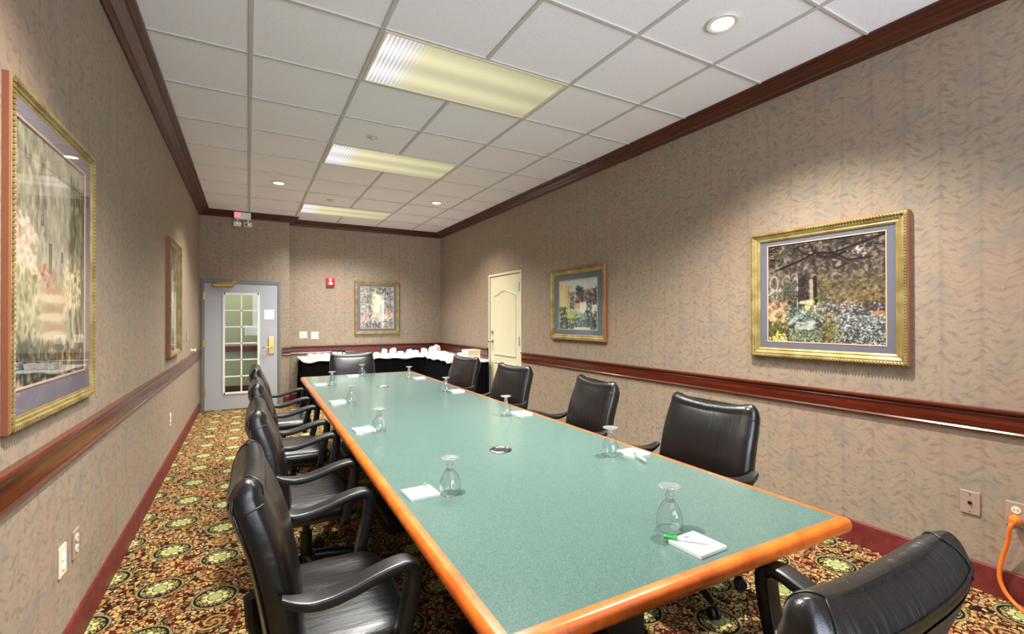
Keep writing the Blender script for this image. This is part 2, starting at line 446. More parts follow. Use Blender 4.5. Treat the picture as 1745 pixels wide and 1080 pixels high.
# ceiling: tiles and tee bars
bm = bmesh.new()
box(bm, XL - .1, XR + .1, YN - .1, YB + 1.9, ZC + .006, ZC + .1, mi=0)
T = .6096
gx = [.012 + T * i for i in range(0, 5)]
gy0 = 2.496
rows = [gy0 + T * k for k in range(-7, 10)]
fix_rows = (0, 3, 7)
for x in gx:
    if abs(x - gx[2]) < .01:
        segs = []; y = YN
        for r in fix_rows: segs.append((y, gy0 + T * r)); y = gy0 + T * (r + 1)
        segs.append((y, YB))
    else: segs = [(YN, YB)]
    for a, b in segs: box(bm, x - .011, x + .011, a, b, ZC - .002, ZC + .01, mi=1)
for k, y in enumerate(rows):
    box(bm, XL, XR, y - .007, y + .007, ZC - .0015, ZC + .009, mi=1)
struct('ceiling', bm, [M['tile'], M['tee']])

# crown moulding, chair rail, baseboards
CW, CD = .124, .075
crown_prof = [(0, -CD), (.012, -CD), (.016, -CD + .008), (.028, -CD + .012), (.036, -CD + .022), (.06, -CD + .036), (.082, -CD + .05), (.094, -CD + .052), (.098, -.016), (.118, -.010), (CW, -.006), (CW, 0.004), (0, .004)]
rail_h = (.752, .868)
rail_prof = [(0, .752), (.016, .752), (.02, .760), (.014, .768), (.016, .776), (.018, .800), (.018, .835), (.014, .842), (.028, .850), (.034, .856), (.034, .865), (.026, .868), (0, .868)]
def run(bm, prof, p0, p1, n, z0=0, m0=0, m1=0):
    """profile (out, z) extruded from p0 to p1 along the wall; n = unit normal into the room; m0/m1 mitre factor."""
    p0 = Vector(p0); p1 = Vector(p1); d = (p1 - p0).normalized(); n = Vector(n)
    a = [p0 + n * o + d * (o * m0) + Vector((0, 0, z + z0)) for o, z in prof]
    b = [p1 + n * o - d * (o * m1) + Vector((0, 0, z + z0)) for o, z in prof]
    loft(bm, [a, b])
def trim(name, prof, p0, p1, n, mat, z0=0, m0=0, m1=0):
    bm = bmesh.new(); run(bm, prof, p0, p1, n, z0, m0, m1); return struct(name, bm, mat)
trim('trim_1', crown_prof, (XL, YN, 0), (XL, YA, 0), (1, 0, 0), M['crown'], ZC, 1, 1)
trim('trim_2', crown_prof, (XL, YA, 0), (XJ, YA, 0), (0, -1, 0), M['crownx'], ZC, 1, -1)
bm = bmesh.new(); run(bm, crown_prof, (XJ, YA, 0), (XJ, YB, 0), (1, 0, 0), ZC, -1, 1); run(bm, crown_prof, (XJ, YB, 0), (XR, YB, 0), (0, -1, 0), ZC, 1, 1)
struct('trim_3', bm, M['crownx'])
trim('trim_4', crown_prof, (XR, YN, 0), (XR, YB, 0), (-1, 0, 0), M['crown'], ZC, 1, 1)
trim('trim_5', rail_prof, (XL, YN, 0), (XL, YA - .02, 0), (1, 0, 0), M['rail'])
trim('trim_6', rail_prof, (.45, YA, 0), (XJ, YA, 0), (0, -1, 0), M['railx'], 0, 0, -1)
bm = bmesh.new(); run(bm, rail_prof, (XJ, YA, 0), (XJ, YB, 0), (1, 0, 0), 0, -1, 1); run(bm, rail_prof, (XJ, YB, 0), (XR, YB, 0), (0, -1, 0), 0, 1, 1)
struct('trim_7', bm, M['railx'])
bm = bmesh.new(); run(bm, rail_prof, (XR, YN, 0), (XR, DY0 - .05, 0), (-1, 0, 0)); run(bm, rail_prof, (XR, DY1 + .05, 0), (XR, YB, 0), (-1, 0, 0), 0, 0, 1)
struct('trim_8', bm, M['rail'])
bp = [(0, 0), (.012, 0), (.010, .125), (.006, .1325), (0, .1325)]
trim('baseboard_left', bp, (XL, YN, 0), (XL, YA, 0), (1, 0, 0), M['base'])
bm = bmesh.new(); run(bm, bp, (XR, YN, 0), (XR, DY0 - .04, 0), (-1, 0, 0)); run(bm, bp, (XR, DY1 + .04, 0), (XR, YB, 0), (-1, 0, 0))
struct('baseboard_right', bm, M['base'])
bm = bmesh.new(); run(bm, bp, (XJ, YB, 0), (XR, YB, 0), (0, -1, 0)); run(bm, bp, (.46, YA, 0), (XJ, YA, 0), (0, -1, 0)); struct('baseboard_far', bm, M['base'])
trim('baseboard_near', bp, (XL, YN, 0), (XR, YN, 0), (0, 1, 0), M['base'])

# ------------------------------------------------------------------ glazed door (door_1)
bm = bmesh.new()
box(bm, GX0 - .035, GX0, YA - .015, YA + .09, 0, GZ + .055, .004); box(bm, GX1, GX1 + .037, YA - .015, YA + .09, 0, GZ + .055, .004)
box(bm, GX0, GX1, YA - .015, YA + .09, GZ, GZ + .055, .004)
struct('trim_10', bm, M['framegrey'])
lx0, lx1, lz0, lz1 = -.300, .135, .235, 1.655   # glazing opening
yd0, yd1 = YA - .005, YA + .035
bm = bmesh.new()
box(bm, GX0 + .004, lx0, yd0, yd1, .008, GZ - .004); box(bm, lx1, GX1 - .004, yd0, yd1, .008, GZ - .004)
box(bm, lx0, lx1, yd0, yd1, .008, lz0); box(bm, lx0, lx1, yd0, yd1, lz1, GZ - .004)
d1 = struct('door_1', bm, M['doorgrey'])
bm = bmesh.new(); w_ = .014
box(bm, lx0 - w_, lx0 + w_, yd0 - .01, yd0 + .012, lz0 - w_, lz1 + w_); box(bm, lx1 - w_, lx1 + w_, yd0 - .01, yd0 + .012, lz0 - w_, lz1 + w_)
box(bm, lx0, lx1, yd0 - .01, yd0 + .012, lz0 - w_, lz0 + w_); box(bm, lx0, lx1, yd0 - .01, yd0 + .012, lz1 - w_, lz1 + w_)
xm = (lx0 + lx1) / 2; box(bm, xm - .009, xm + .009, yd0 - .004, yd0 + .014, lz0, lz1)
for k in range(1, 6):
    z = lz0 + (lz1 - lz0) * k / 6; box(bm, lx0, lx1, yd0 - .004, yd0 + .014, z - .008, z + .008)
struct('glazing_grille', bm, M['white'], d1)
bm = bmesh.new(); bm.faces.new([bm.verts.new((x, yd0 + .018, z)) for x, z in ((lx0, lz0), (lx1, lz0), (lx1, lz1), (lx0, lz1))]); struct('glass_pane', bm, mat_pane(.6, 'door_glass'), d1)
bm = BX(.262, .342, yd0 - .012, yd0, .775, 1.035, .006)
hp = struct('lock_plate', bm, M['brass'], d1)
bm = bmesh.new(); lathe(bm, [(.018, 0), (.018, .012), (.011, .014), (.011, .045)], 16, Matrix.Translation((.302, yd0 - .012, .878)) @ Matrix.Rotation(PI / 2, 4, 'X'))
tube(bm, smooth_path([(.306, yd0 - .055, .878), (.26, yd0 - .06, .876), (.215, yd0 - .058, .876), (.185, yd0 - .05, .872)], 4), .009, 8)
struct('lever_handle', bm, M['brass'], d1, 40)
bm = bmesh.new(); box(bm, -.44, -.19, yd0 - .055, yd0, 1.745, 1.80, .008); box(bm, -.37, -.13, yd0 - .04, yd0 - .028, 1.80, 1.812); box(bm, -.20, -.14, yd0 - .045, yd0 - .01, 1.812, 1.84, .004)
struct('door_closer', bm, M['bronze'], d1)
for z in (.28, .95, 1.62): struct('hinge', BX(GX0 - .012, GX0 + .016, yd0 - .012, yd0 + .004, z - .055, z + .055, .003), M['brass'], d1)
tag(obj('notice', BX(.208, .335, yd0 - .003, yd0 - .0005, 1.285, 1.43), M['paper']), 'small square white paper notice taped to the grey glazed door', 'notice')

# ------------------------------------------------------------------ cream panel door (door_2)
bm = bmesh.new()
for a, b in ((DY0 - .03, DY0), (DY1, DY1 + .03)): box(bm, XR - .012, XR + .06, a, b, 0, DZ + .03, .003)
box(bm, XR - .012, XR + .06, DY0, DY1, DZ, DZ + .03, .003)
struct('trim_11', bm, M['doorcream'])
xf = XR + .004
bm = BX(xf, xf + .04, DY0 + .003, DY1 - .003, .008, DZ - .003)
d2 = struct('door_2', bm, M['doorcream'])
def panel_outline(y0, y1, z0, z1, arch):
    pts = [(y0, z0), (y1, z0), (y1, z1)]
    if arch:
        for k in range(1, 16):
            u = k / 16; s = math.sin(PI * u) ** 1.6
            pts.append((y1 + (y0 - y1) * u, z1 + arch * s))
    pts.append((y0, z1)); return pts
for (z0, z1, ar) in ((.79, 1.62, .065), (.14, .69, 0)):
    o_ = panel_outline(DY0 + .12, DY1 - .12, z0, z1, ar)
    bm = bmesh.new(); cy, cz = (DY0 + DY1) / 2, (z0 + z1) / 2
    rings = []
    for sc_, dx in ((1.0, 0), (.985, -.012), (.955, -.012), (.925, -.002), (.90, -.002)):
        rings.append([Vector((xf + dx, cy + (y - cy) * (1 - (1 - sc_) * 1.0), cz + (z - cz) * (1 - (1 - sc_) * .6))) for y, z in o_])
    loft(bm, rings, cap=False); bm.faces.new([bm.verts.new(p) for p in rings[-1]])
    struct('raised_panel', bm, M['doorcream'], d2)
for z, r in ((.967, .026), (1.10, .022)):
    bm = bmesh.new(); pr = [(.030, 0), (.030, .006), (.012, .010), (.012, .028), (r, .036), (r + .002, .050), (r * .7, .060), (.001, .063)] if z < 1.05 else [(.026, 0), (.026, .014), (.018, .018), (.001, .019)]
    lathe(bm, pr, 20, Matrix.Translation((xf, DY1 - .075, z)) @ Matrix.Rotation(-PI / 2, 4, 'Y'))
    struct('door_knob' if z < 1.05 else 'deadbolt', bm, M['chrome'], d2, 40)
for z in (.3, 1.0, 1.70): struct('hinge', BX(XR - .018, XR + .004, DY0 - .004, DY0 + .018, z - .06, z + .06, .003), M['steel'], d2)

# ------------------------------------------------------------------ ceiling lights
names = ['nearest of the three fluorescent troffers, above the middle of the table', 'middle one of the three fluorescent ceiling troffers', 'farthest fluorescent ceiling troffer, close to the far wall']
for r, lb in zip(fix_rows, names):
    x0, x1 = gx[1] + .012, gx[3] - .012; y0, y1 = gy0 + T * r + .009, gy0 + T * (r + 1) - .009
    t_ = thing('ceiling_light', lb, 'ceiling light', (x0, (y0 + y1) / 2, ZC), 0, 'fluorescent troffers in the ceiling grid')
    W, H = x1 - x0, y1 - y0
    bm = bmesh.new(); sweep_rect_loop(bm, [(0, .01), (0, -.004), (.008, -.006), (.016, -.004), (.016, .01)], W, H)
    bmesh.ops.translate(bm, verts=bm.verts, vec=(W / 2, 0, 0)); obj('light_frame', bm, M['ivory'], t_)
    bm = BX(.014, W - .014, -H / 2 + .014, H / 2 - .014, .0, .006); obj('diffuser', bm, M['diff'], t_)
    l = bpy.data.lights.new('fluorescent', 'AREA'); l.shape = 'RECTANGLE'; l.size = W * .9; l.size_y = H * .85; l.energy = 57; l.color = (1, .985, .955); l.spread = math.radians(120)
    lo = bpy.data.objects.new('fluorescent_lamp', l); C.objects.link(lo); lo.location = ((x0 + x1) / 2, (y0 + y1) / 2, ZC - .012)

def downlight(x, y, label, e=400):
    t_ = thing('downlight', label, 'downlight', (x, y, ZC + .004), 0, 'recessed round downlights')
    bm = bmesh.new(); lathe(bm, [(.055, .0), (.078, -.003), (.080, -.008), (.062, -.010), (.054, -.004), (.050, .0)], 32)
    obj('trim_ring', bm, M['white'], t_, 50)
    bm = bmesh.new(); lathe(bm, [(.054, -.001), (.053, -.005), (.03, -.007), (.001, -.008)], 32); obj('lamp_lens', bm, M['lampglow'], t_, 50)
    l = bpy.data.lights.new('downlight', 'SPOT'); l.energy = e; l.color = (1, .94, .85); l.spot_size = math.radians(124); l.spot_blend = 1.0; l.shadow_soft_size = .05
    lo = bpy.data.objects.new('downlight_lamp', l); C.objects.link(lo); lo.location = (x, y, ZC - .06)
downlight(2.151, 1.595, 'lit round downlight nearest the camera, above the right wall painting')
downlight(.30, 5.91, 'lit round downlight above the far end of the left aisle', 280)
downlight(2.172, 5.916, 'lit round downlight in front of the cream panelled door', 170)
downlight(.30, 1.595, 'round downlight above the near end of the left aisle')
for x, y, lb in ((.915, 4.037, 'small sprinkler cover in the ceiling beside the middle troffer'), (.923, 6.432, 'small sprinkler cover in the ceiling beside the farthest troffer')):
    bm = bmesh.new(); lathe(bm, [(.012, 0), (.045, 0), (.046, -.004), (.036, -.010), (.016, -.012), (.014, -.022), (.001, -.024)], 24)
    o = obj('sprinkler', bm, M['tee'], None, 40); o.location = (x, y, ZC + .006); tag(o, lb, 'sprinkler', 'sprinkler covers in the ceiling')

# ------------------------------------------------------------------ emergency light
t_ = thing('emergency_light', 'white twin-head emergency light with red indicator over the glazed door', 'emergency light', (-.07, YA - .125, 2.70))
obj('housing', BX(-.105, .105, .0, .12, .015, .115, .010, 3), M['white'], t_, 40)
obj('indicator', BX(-.10, -.03, -.004, .002, .045, .10, .002), M['redglow'], t_)
for sx, rz in ((-.066, .15), (.066, -.35)):
    bm = bmesh.new(); tube(bm, [(sx, .04, .02), (sx, .03, -.02)], .010, 10)
    Mx = Matrix.Translation((sx, .02, -.055)) @ Matrix.Rotation(rz, 4, 'Z') @ Matrix.Rotation(.25, 4, 'X')
    box(bm, -.048, .048, -.03, .04, -.032, .034, .008, 2, M=Mx)
    h = obj('lamp_head', bm, M['white'], t_, 40)
    bm = bmesh.new(); lathe(bm, [(.026, 0), (.026, .004), (.016, .008), (.001, .010)], 20, Mx @ Matrix.Translation((0, -.029, 0)) @ Matrix.Rotation(PI / 2, 4, 'X'))
    obj('lens', bm, M['reflector'], h, 40)

# ------------------------------------------------------------------ fire alarm, switches, outlets, small wall things
t_ = thing('fire_alarm', 'red fire alarm strobe high on the far wall', 'fire alarm', (1.155, YB, 1.885))
obj('housing', BX(-.062, .062, -.035, .004, -.068, .068, .008, 3), M['red'], t_, 40)
bm = bmesh.new(); box(bm, -.028, .028, -.062, -.03, -.045, .000, .010, 3); obj('strobe_lens', bm, M['whitep'], t_, 40)
bm = bmesh.new(); box(bm, -.014, .014, -.038, -.034, .015, .055); box(bm, -.020, .020, -.038, -.034, .028, .034); obj('symbol', bm, M['whitep'], t_)
def wall_plate(name, label, cat, loc, rz, kind, mat, group=None, w=.072, h=.110):
    t_ = thing(name, label, cat, loc, rz, group)
    obj('cover_plate', BX(-w / 2, w / 2, -.007, 0, -h / 2, h / 2, .0025, 2), mat, t_)
    if kind == 'outlet':
        for s in (-1, 1):
            bm = bmesh.new(); lathe(bm, [(.016, 0), (.016, .004), (.001, .0045)], 20, Matrix.Translation((0, -.006, s * .021)) @ Matrix.Rotation(PI / 2, 4, 'X') @ Matrix.Scale(1.0, 4))
            so = obj('socket', bm, M['ivory'], t_, 40)
            bm = bmesh.new()
            for q in (-.006, .006): box(bm, q - .001, q + .001, -.0112, -.0100, s * .021 - .004, s * .021 + .005)
            obj('slot', bm, M['black'], so)
    elif kind == 'coax':
        bm = bmesh.new(); lathe(bm, [(.008, 0), (.008, .004), (.004, .005), (.004, .010)], 14, Matrix.Translation((0, -.007, 0)) @ Matrix.Rotation(PI / 2, 4, 'X')); obj('connector', bm, M['black'], t_, 40)
        for s in (-1, 1):
            bm = bmesh.new(); lathe(bm, [(.004, 0), (.003, .002)], 10, Matrix.Translation((0, -.007, s * .041)) @ Matrix.Rotation(PI / 2, 4, 'X')); obj('screw', bm, M['chrome'], t_, 40)
    elif kind == 'switch':
        for q in ((-.023, 0, .023) if w > .1 else (0,)):
            obj('toggle', BX(q - .005, q + .005, -.018, -.006, -.012, .012, .002), M['ivory'], t_)
    elif kind == 'dial':
        bm = bmesh.new(); box(bm, -.010, .010, -.012, -.006, -.030, .030, .003); obj('slider_track', bm, M['white'], t_)
    elif kind == 'jack':
        for s in (-.02, .012): obj('jack_cover', BX(-.012, .012, -.012, -.006, s - .010, s + .012, .002), M['whitep'], t_)
    return t_
wall_plate('wall_outlet', 'blank-looking steel cable plate on the right wall, left of the orange cord', 'wall plate', (XR, .907, .402), -PI / 2, 'coax', M['plate'])
wall_plate('wall_outlet', 'steel power outlet on the right wall with the orange plug in it', 'wall outlet', (XR, .750, .400), -PI / 2, 'outlet', M['plate'])
wall_plate('wall_outlet', 'nearer of the two wall plates together low on the left wall, with two white jacks', 'wall plate', (XL, 2.315, .405), PI / 2, 'jack', M['ivory'])
wall_plate('wall_outlet', 'farther of the two wall plates together low on the left wall, a power outlet', 'wall outlet', (XL, 2.470, .405), PI / 2, 'outlet', M['plate'])
wall_plate('wall_outlet', 'lone power outlet low on the left wall near the glazed door', 'wall outlet', (XL, 5.06, .412), PI / 2, 'outlet', M['ivory'])
wall_plate('light_switch', 'double light switch plate on the far wall, nearer the door', 'light switch', (.757, YB, 1.042), 0, 'switch', M['ivory'], 'switch plates on the far wall', .112, .110)
wall_plate('light_switch', 'dimmer plate on the far wall, nearer the painting', 'light switch', (.925, YB, 1.032), 0, 'dial', M['ivory'], 'switch plates on the far wall', .112, .120)
tag(obj('key_switch', BX(XL, XL + .012, 6.30, 6.38, 1.06, 1.15, .003), M['plate']), 'small dull plate on the left wall beyond the far painting', 'wall plate')
bm = bmesh.new(); lathe(bm, [(.024, 0), (.024, .008), (.014, .014), (.014, .030), (.022, .036), (.020, .048), (.001, .052)], 16, Matrix.Translation((XL, 6.82, .915)) @ Matrix.Rotation(PI / 2, 4, 'Y'))
tag(obj('door_stop', bm, M['ivory'], None, 40), 'round ivory door bumper on the left wall just above the rail', 'door stop')

# orange cord
bm = bmesh.new()
tube(bm, smooth_path([(XR - .045, .752, .372), (XR - .055, .758, .35), (XR - .04, .768, .28), (XR - .03, .790, .19), (XR - .03, .800, .11), (XR - .035, .782, .05), (XR - .05, .745, .014), (XR - .09, .70, .008)], 6), .0085, 10)
cord = thing('extension_cord', 'orange extension cord hanging from the right wall outlet to the carpet', 'cord', (0, 0, 0))
obj('cable', bm, M['orange'], cord, 60)
bm = bmesh.new(); lathe(bm, [(.018, 0), (.021, .006), (.021, .020), (.014, .034), (.010, .046)], 16, Matrix.Translation((XR - .011, .750, .379)) @ Matrix.Rotation(-PI / 2, 4, 'Y') @ Matrix.Rotation(.0, 4, 'X'))
obj('plug', bm, M['orange'], cord, 50)
ps = thing('power_strip', 'black power strip on the carpet against the right baseboard', 'power strip', (XR - .09, .60, 0))
obj('strip_body', BX(-.03, .03, -.16, .10, .0, .045, .008, 2), M['black'], ps, 40)
for k in range(4): obj('socket', BX(-.014, .014, -.13 + k * .055, -.10 + k * .055, .044, .047, .001), M['whitep'], ps)

# ------------------------------------------------------------------ TABLE
TA = -math.radians(.95)
tw, tl = 1.205, 4.66
table = thing('conference_table', 'long conference table with green laminate top and orange wood edge', 'table', (1.005, .752, 0), TA)
def tloc(x, y, z=TZ):
    c, s = math.cos(TA), math.sin(TA); return Vector((1.005 + x * c - y * s, .752 + x * s + y * c, z))
def tinv(X, Y):
    c, s = math.cos(-TA), math.sin(-TA); x, y = X - 1.005, Y - .752; return (x * c - y * s, x * s + y * c)
eb = .034
obj('tabletop', BX(-tw / 2 + eb, tw / 2 - eb, eb, tl - eb, TZ - .028, TZ), M['lam'], table)
th = .042
prof = [(eb, -.030), (eb, 0.0005)]
for k in range(0, 9):
    a = PI / 2 - PI * k / 8; prof.append((.017 - .017 * math.cos(a) if k not in (0, 8) else .017, -th / 2 + (th / 2) * math.sin(a)))
prof += [(eb, -th)]
bm = bmesh.new(); sweep_rect_loop(bm, prof, tw, tl, .020, 5); bmesh.ops.translate(bm, verts=bm.verts, vec=(0, tl / 2, TZ))
obj('wood_edge', bm, M['edge'], table, 50)
obj('underframe', BX(-.45, .45, .20, tl - .20, TZ - .085, TZ - .0285), M['pedestal'], table)
for yy in (.75, tl / 2, tl - .75):
    bm = bmesh.new(); box(bm, -.26, .26, yy - .22, yy + .22, .07, TZ - .085, .006); box(bm, -.31, .31, yy - .27, yy + .27, 0, .07, .01); obj('pedestal', bm, M['pedestal'], table)
for gx_, gy_ in (tinv(1.022, 1.935), tinv(1.056, 4.267)):
    bm = bmesh.new(); lathe(bm, [(.036, .0), (.049, .0005), (.051, .003), (.046, .006), (.038, .004), (.036, .0005)], 32, Matrix.Translation((gx_, gy_, TZ)))
    g = obj('grommet', bm, M['chrome'], table, 50)
    bm = bmesh.new(); lathe(bm, [(.037, .0005), (.037, .003), (.020, .0042), (.001, .0044)], 28, Matrix.Translation((gx_, gy_, TZ))); obj('grommet_cap', bm, M['black'], g, 40)

# ------------------------------------------------------------------ CHAIRS
def spine(s):
    """centre line of the backrest: s 0 (bottom) .. 1 (top): returns f (forward), z"""
    pts = [(-.045 - .06, .385), (-.062 - .06, .50), (-.082 - .06, .61), (-.105 - .058, .700), (-.137 - .052, .772), (-.160 - .045, .815)]
    u = s * (len(pts) - 1); i = min(int(u), len(pts) - 2); t = u - i
    p0 = pts[max(i - 1, 0)]; p1 = pts[i]; p2 = pts[i + 1]; p3 = pts[min(i + 2, len(pts) - 1)]
    g = lambda a, b, c, d: .5 * (2 * b + (-a + c) * t + (2 * a - 5 * b + 4 * c - d) * t * t + (-a + 3 * b - 3 * c + d) * t ** 3)
    return g(p0[0], p1[0], p2[0], p3[0]), g(p0[1], p1[1], p2[1], p3[1])
NR = 56
def back_ring(s, thk=1.0, off=0.0, wsc=1.0, lift=0.0):
    f, z = spine(min(s, 1)); f2, z2 = spine(min(s + .02, 1)); f1, z1 = spine(max(s - .02, 0))
    tv = Vector((0, f2 - f1, z2 - z1)).normalized(); nv = Vector((0, tv.z, -tv.y))   # towards the sitter
    hw = (.266 - .016 * s ** 2.5) * wsc
    ht = (.058 - .002 * s) * thk
    ring = []
    for k in range(NR):
        a = 2 * PI * k / NR
        ca, sa = math.cos(a), math.sin(a)
        e = .42
        x = math.copysign(abs(ca) ** e, ca) * hw
        n = math.copysign(abs(sa) ** .62, sa) * ht
        if sa > 0: n += .012 * (1 - (x / hw) ** 2) * math.sin(PI * min(s, 1)) * thk   # crowned front
        else: n *= .80
        sad = .027 * ((x / hw) ** 2) * (s ** 5) - .006 * s ** 5
        p = Vector((x, f, z + lift + sad)) + nv * n
        ring.append(p)
    return ring
def back_bm():
    bm = bmesh.new(); rings = []
    for k, (sc, dz) in enumerate(((.55, -.030), (.82, -.020), (.95, -.008))): rings.append(back_ring(0, sc, 0, .90 + .1 * sc, dz))
    for k in range(25): rings.append(back_ring(k / 24))
    for a in (14, 28, 41, 53, 64, 74, 82, 87):
        r = math.radians(a); rings.append(back_ring(1, math.cos(r), 0, 1 - .13 * (1 - math.cos(r)) , .052 * math.sin(r)))
    loft(bm, rings); return bm
def seat_bm():
    bm = bmesh.new(); rings = []
    for z, s in ((.345, .90), (.350, .96), (.365, .99), (.395, 1.0), (.410, .985), (.422, .95), (.430, .86), (.4335, .66), (.434, .3)):
        ring = []
        for k in range(48):
            a = 2 * PI * k / 48; ca, sa = math.cos(a), math.sin(a)
            x = math.copysign(abs(ca) ** .36, ca) * .262 * s; y = math.copysign(abs(sa) ** .36, sa) * .19 * (s * .9 + .1) + .05
            zz = z - (.016 * max(0, (y - .12) / .12) ** 2 if z > .39 else 0)
            ring.append(Vector((x, y, zz)))
        rings.append(ring)
    loft(bm, rings); return bm
def arm_bm(s):
    path = smooth_path([(-.125, .600), (-.095, .586), (-.055, .577), (-.01, .578), (.045, .590), (.10, .607), (.15, .619), (.185, .620), (.204, .605), (.205, .572), (.198, .525), (.186, .47), (.172, .41), (.165, .36)], 5)
    bm = bmesh.new(); rings = []
    n = len(path)
    for i, p in enumerate(path):
        t = (path[min(i + 1, n - 1)] - path[max(i - 1, 0)]); t.normalize()
        nv = Vector((-t.y, t.x)) ; u = i / (n - 1)
        w = .014 + .016 * min(1, u / .14) if u < .14 else .030 - .006 * max(0, u - .6) / .4
        h = .008 + .007 * min(1, u / .2) + (.004 if u > .6 else 0)
        X = s * (.292 + .006 * math.sin(PI * u))
        ring = []
        for k in range(24):
            a = 2 * PI * k / 24; ca, sa = math.cos(a), math.sin(a)
            q = math.copysign(abs(ca) ** .28, ca) * w; r = math.copysign(abs(sa) ** .4, sa) * h
            ring.append(Vector((X + q, p.x + nv.x * r, p.y + nv.y * r)))
        rings.append(ring)
    loft(bm, rings); return bm

def make_chair(label, wr):
    t = thing('office_chair', label, 'chair', (0, 0, 0), 0, 'black leather armchairs around the table')
    b = obj('backrest', back_bm(), M['leather'], t, 60)
    # outer shell
    bm = bmesh.new(); rows_ = []
    for k in range(19):
        s = .03 + .93 * k / 18; r = back_ring(s, 1.06, 0, .95)
        rows_.append([r[j] for j in range(NR // 2 + 4, NR - 3)])
    R = loft(bm, rows_, closed_ring=False, cap=False)
    obj('back_shell', bm, M['shell'], t, 60)
    # piping: rear rim and corner seams
    bm = bmesh.new()
    jr, jl = NR - 4, NR // 2 + 4
    right = [back_ring(k / 20, 1.04, 0, 1.005)[jr] for k in range(1, 21)]; left = [back_ring(k / 20, 1.04, 0, 1.005)[jl] for k in range(1, 21)]
    top = back_ring(1, .96, 0, .99, .016); topseg = [top[j] for j in range(jr, jl, -1)]
    tube(bm, right + topseg + left[::-1], .0032, 6)
    obj('piping', bm, M['leather'], b, 60)
    for sgn in (1, -1):
        bm = bmesh.new(); r = back_ring(.90, 1.01, 0, 1.003)
        js = [(NR - 5 + k) % NR for k in range(0, 11)] if sgn > 0 else [NR // 2 + 5 - k for k in range(0, 11)]
        tube(bm, [r[j] for j in js], .0022, 6); obj('side_seam', bm, M['black'], b, 60)
        caps = [back_ring(1, math.cos(math.radians(a)) * 1.01, 0, 1 - .13 * (1 - math.cos(math.radians(a))), .053 * math.sin(math.radians(a))) for a in (0, 14, 28, 41, 53, 64, 74, 82, 87)]
        jf, jb = (7, NR - 7) if sgn > 0 else (NR // 2 - 7, NR // 2 + 7)
        bm = bmesh.new(); tube(bm, [back_ring(.97, 1.01)[jf]] + [c_[jf] for c_ in caps] + [c_[jb] for c_ in caps[::-1]], .0022, 6); obj('corner_seam', bm, M['black'], b, 60)
    obj('seat', seat_bm(), M['leather'], t, 60)
    for s in (-1, 1): obj('armrest', arm_bm(s), M['arm'], t, 40)
    bm = bmesh.new(); box(bm, -.10, .10, -.09, .16, .315, .35, .01); box(bm, -.20, .20, .14, .19, .325, .35, .006); box(bm, -.30, .30, .150, .18, .335, .358, .004); box(bm, -.035, .035, -.185, .0, .32, .345, .006)
    tube(bm, [(0, -.16, .33), (0, -.185, .40), (0, -.19, .48)], .022, 10); obj('seat_mechanism', bm, M['black'], t)
    bm = bmesh.new(); lathe(bm, [(.05, .07), (.045, .12), (.028, .125), (.028, .22), (.018, .222), (.018, .32)], 20, Matrix.Translation((0, .02, 0))); obj('gas_column', bm, M['black'], t, 40)
    for k in range(5):
        a = 2 * PI * k / 5 + .3; d = Vector((math.cos(a), math.sin(a), 0)); o_ = Vector((0, .02, 0))
        bm = bmesh.new(); tube(bm, [o_ + d * .03 + Vector((0, 0, .098)), o_ + d * .12 + Vector((0, 0, .092)), o_ + d * .22 + Vector((0, 0, .076)), o_ + d * .275 + Vector((0, 0, .064))], [.026, .024, .019, .013], 10)
        lg = obj('base_leg', bm, M['arm'], t, 60)
        bm = bmesh.new(); side = Vector((-d.y, d.x, 0))
        for q in (-1, 1):
            c = o_ + d * .27 + side * (.013 * q) + Vector((0, 0, .027))
            Mx = Matrix.Translation(c) @ side.to_track_quat('Z', 'Y').to_matrix().to_4x4()
            lathe(bm, [(.010, -.009), (.024, -.009), (.027, -.005), (.027, .005), (.024, .009), (.010, .009)], 18, Mx)
        tube(bm, [o_ + d * .27 + Vector((0, 0, .03)), o_ + d * .27 + Vector((0, 0, .07))], .007, 8)
        obj('caster', bm, M['black'], lg, 40)
    return t
chair = make_chair('black leather armchair at the near end of the table, seen from behind', 1)
chair.location = (.925, .580, 0); chair.rotation_euler = (0, 0, math.radians(-1))
for (x, y, r, lb) in (
    (.200, 1.575, -91, 'nearest black leather armchair on the left side of the table'),
    (.236, 2.580, -91, 'second black leather armchair from the camera on the left side of the table'),
    (.248, 3.565, -91, 'third black leather armchair from the camera on the left side of the table'),
    (.255, 4.600, -91, 'farthest black leather armchair on the left side, nearest the glazed door'),
    (1.855, 1.600, 89, 'black leather armchair on the right side nearest the big garden painting'),
    (1.875, 2.560, 80, 'black leather armchair on the right side turned slightly away from the camera, second nearest'),
    (1.870, 3.640, 94, 'black leather armchair on the right side, third from the camera'),
    (1.875, 4.700, 97, 'farthest black leather armchair on the right side, by the skirted buffet'),
    (1.100, 5.720, 181, 'black leather armchair at the far end of the table, facing the camera')):
    dup(chair, (x, y, 0), math.radians(r), lb)

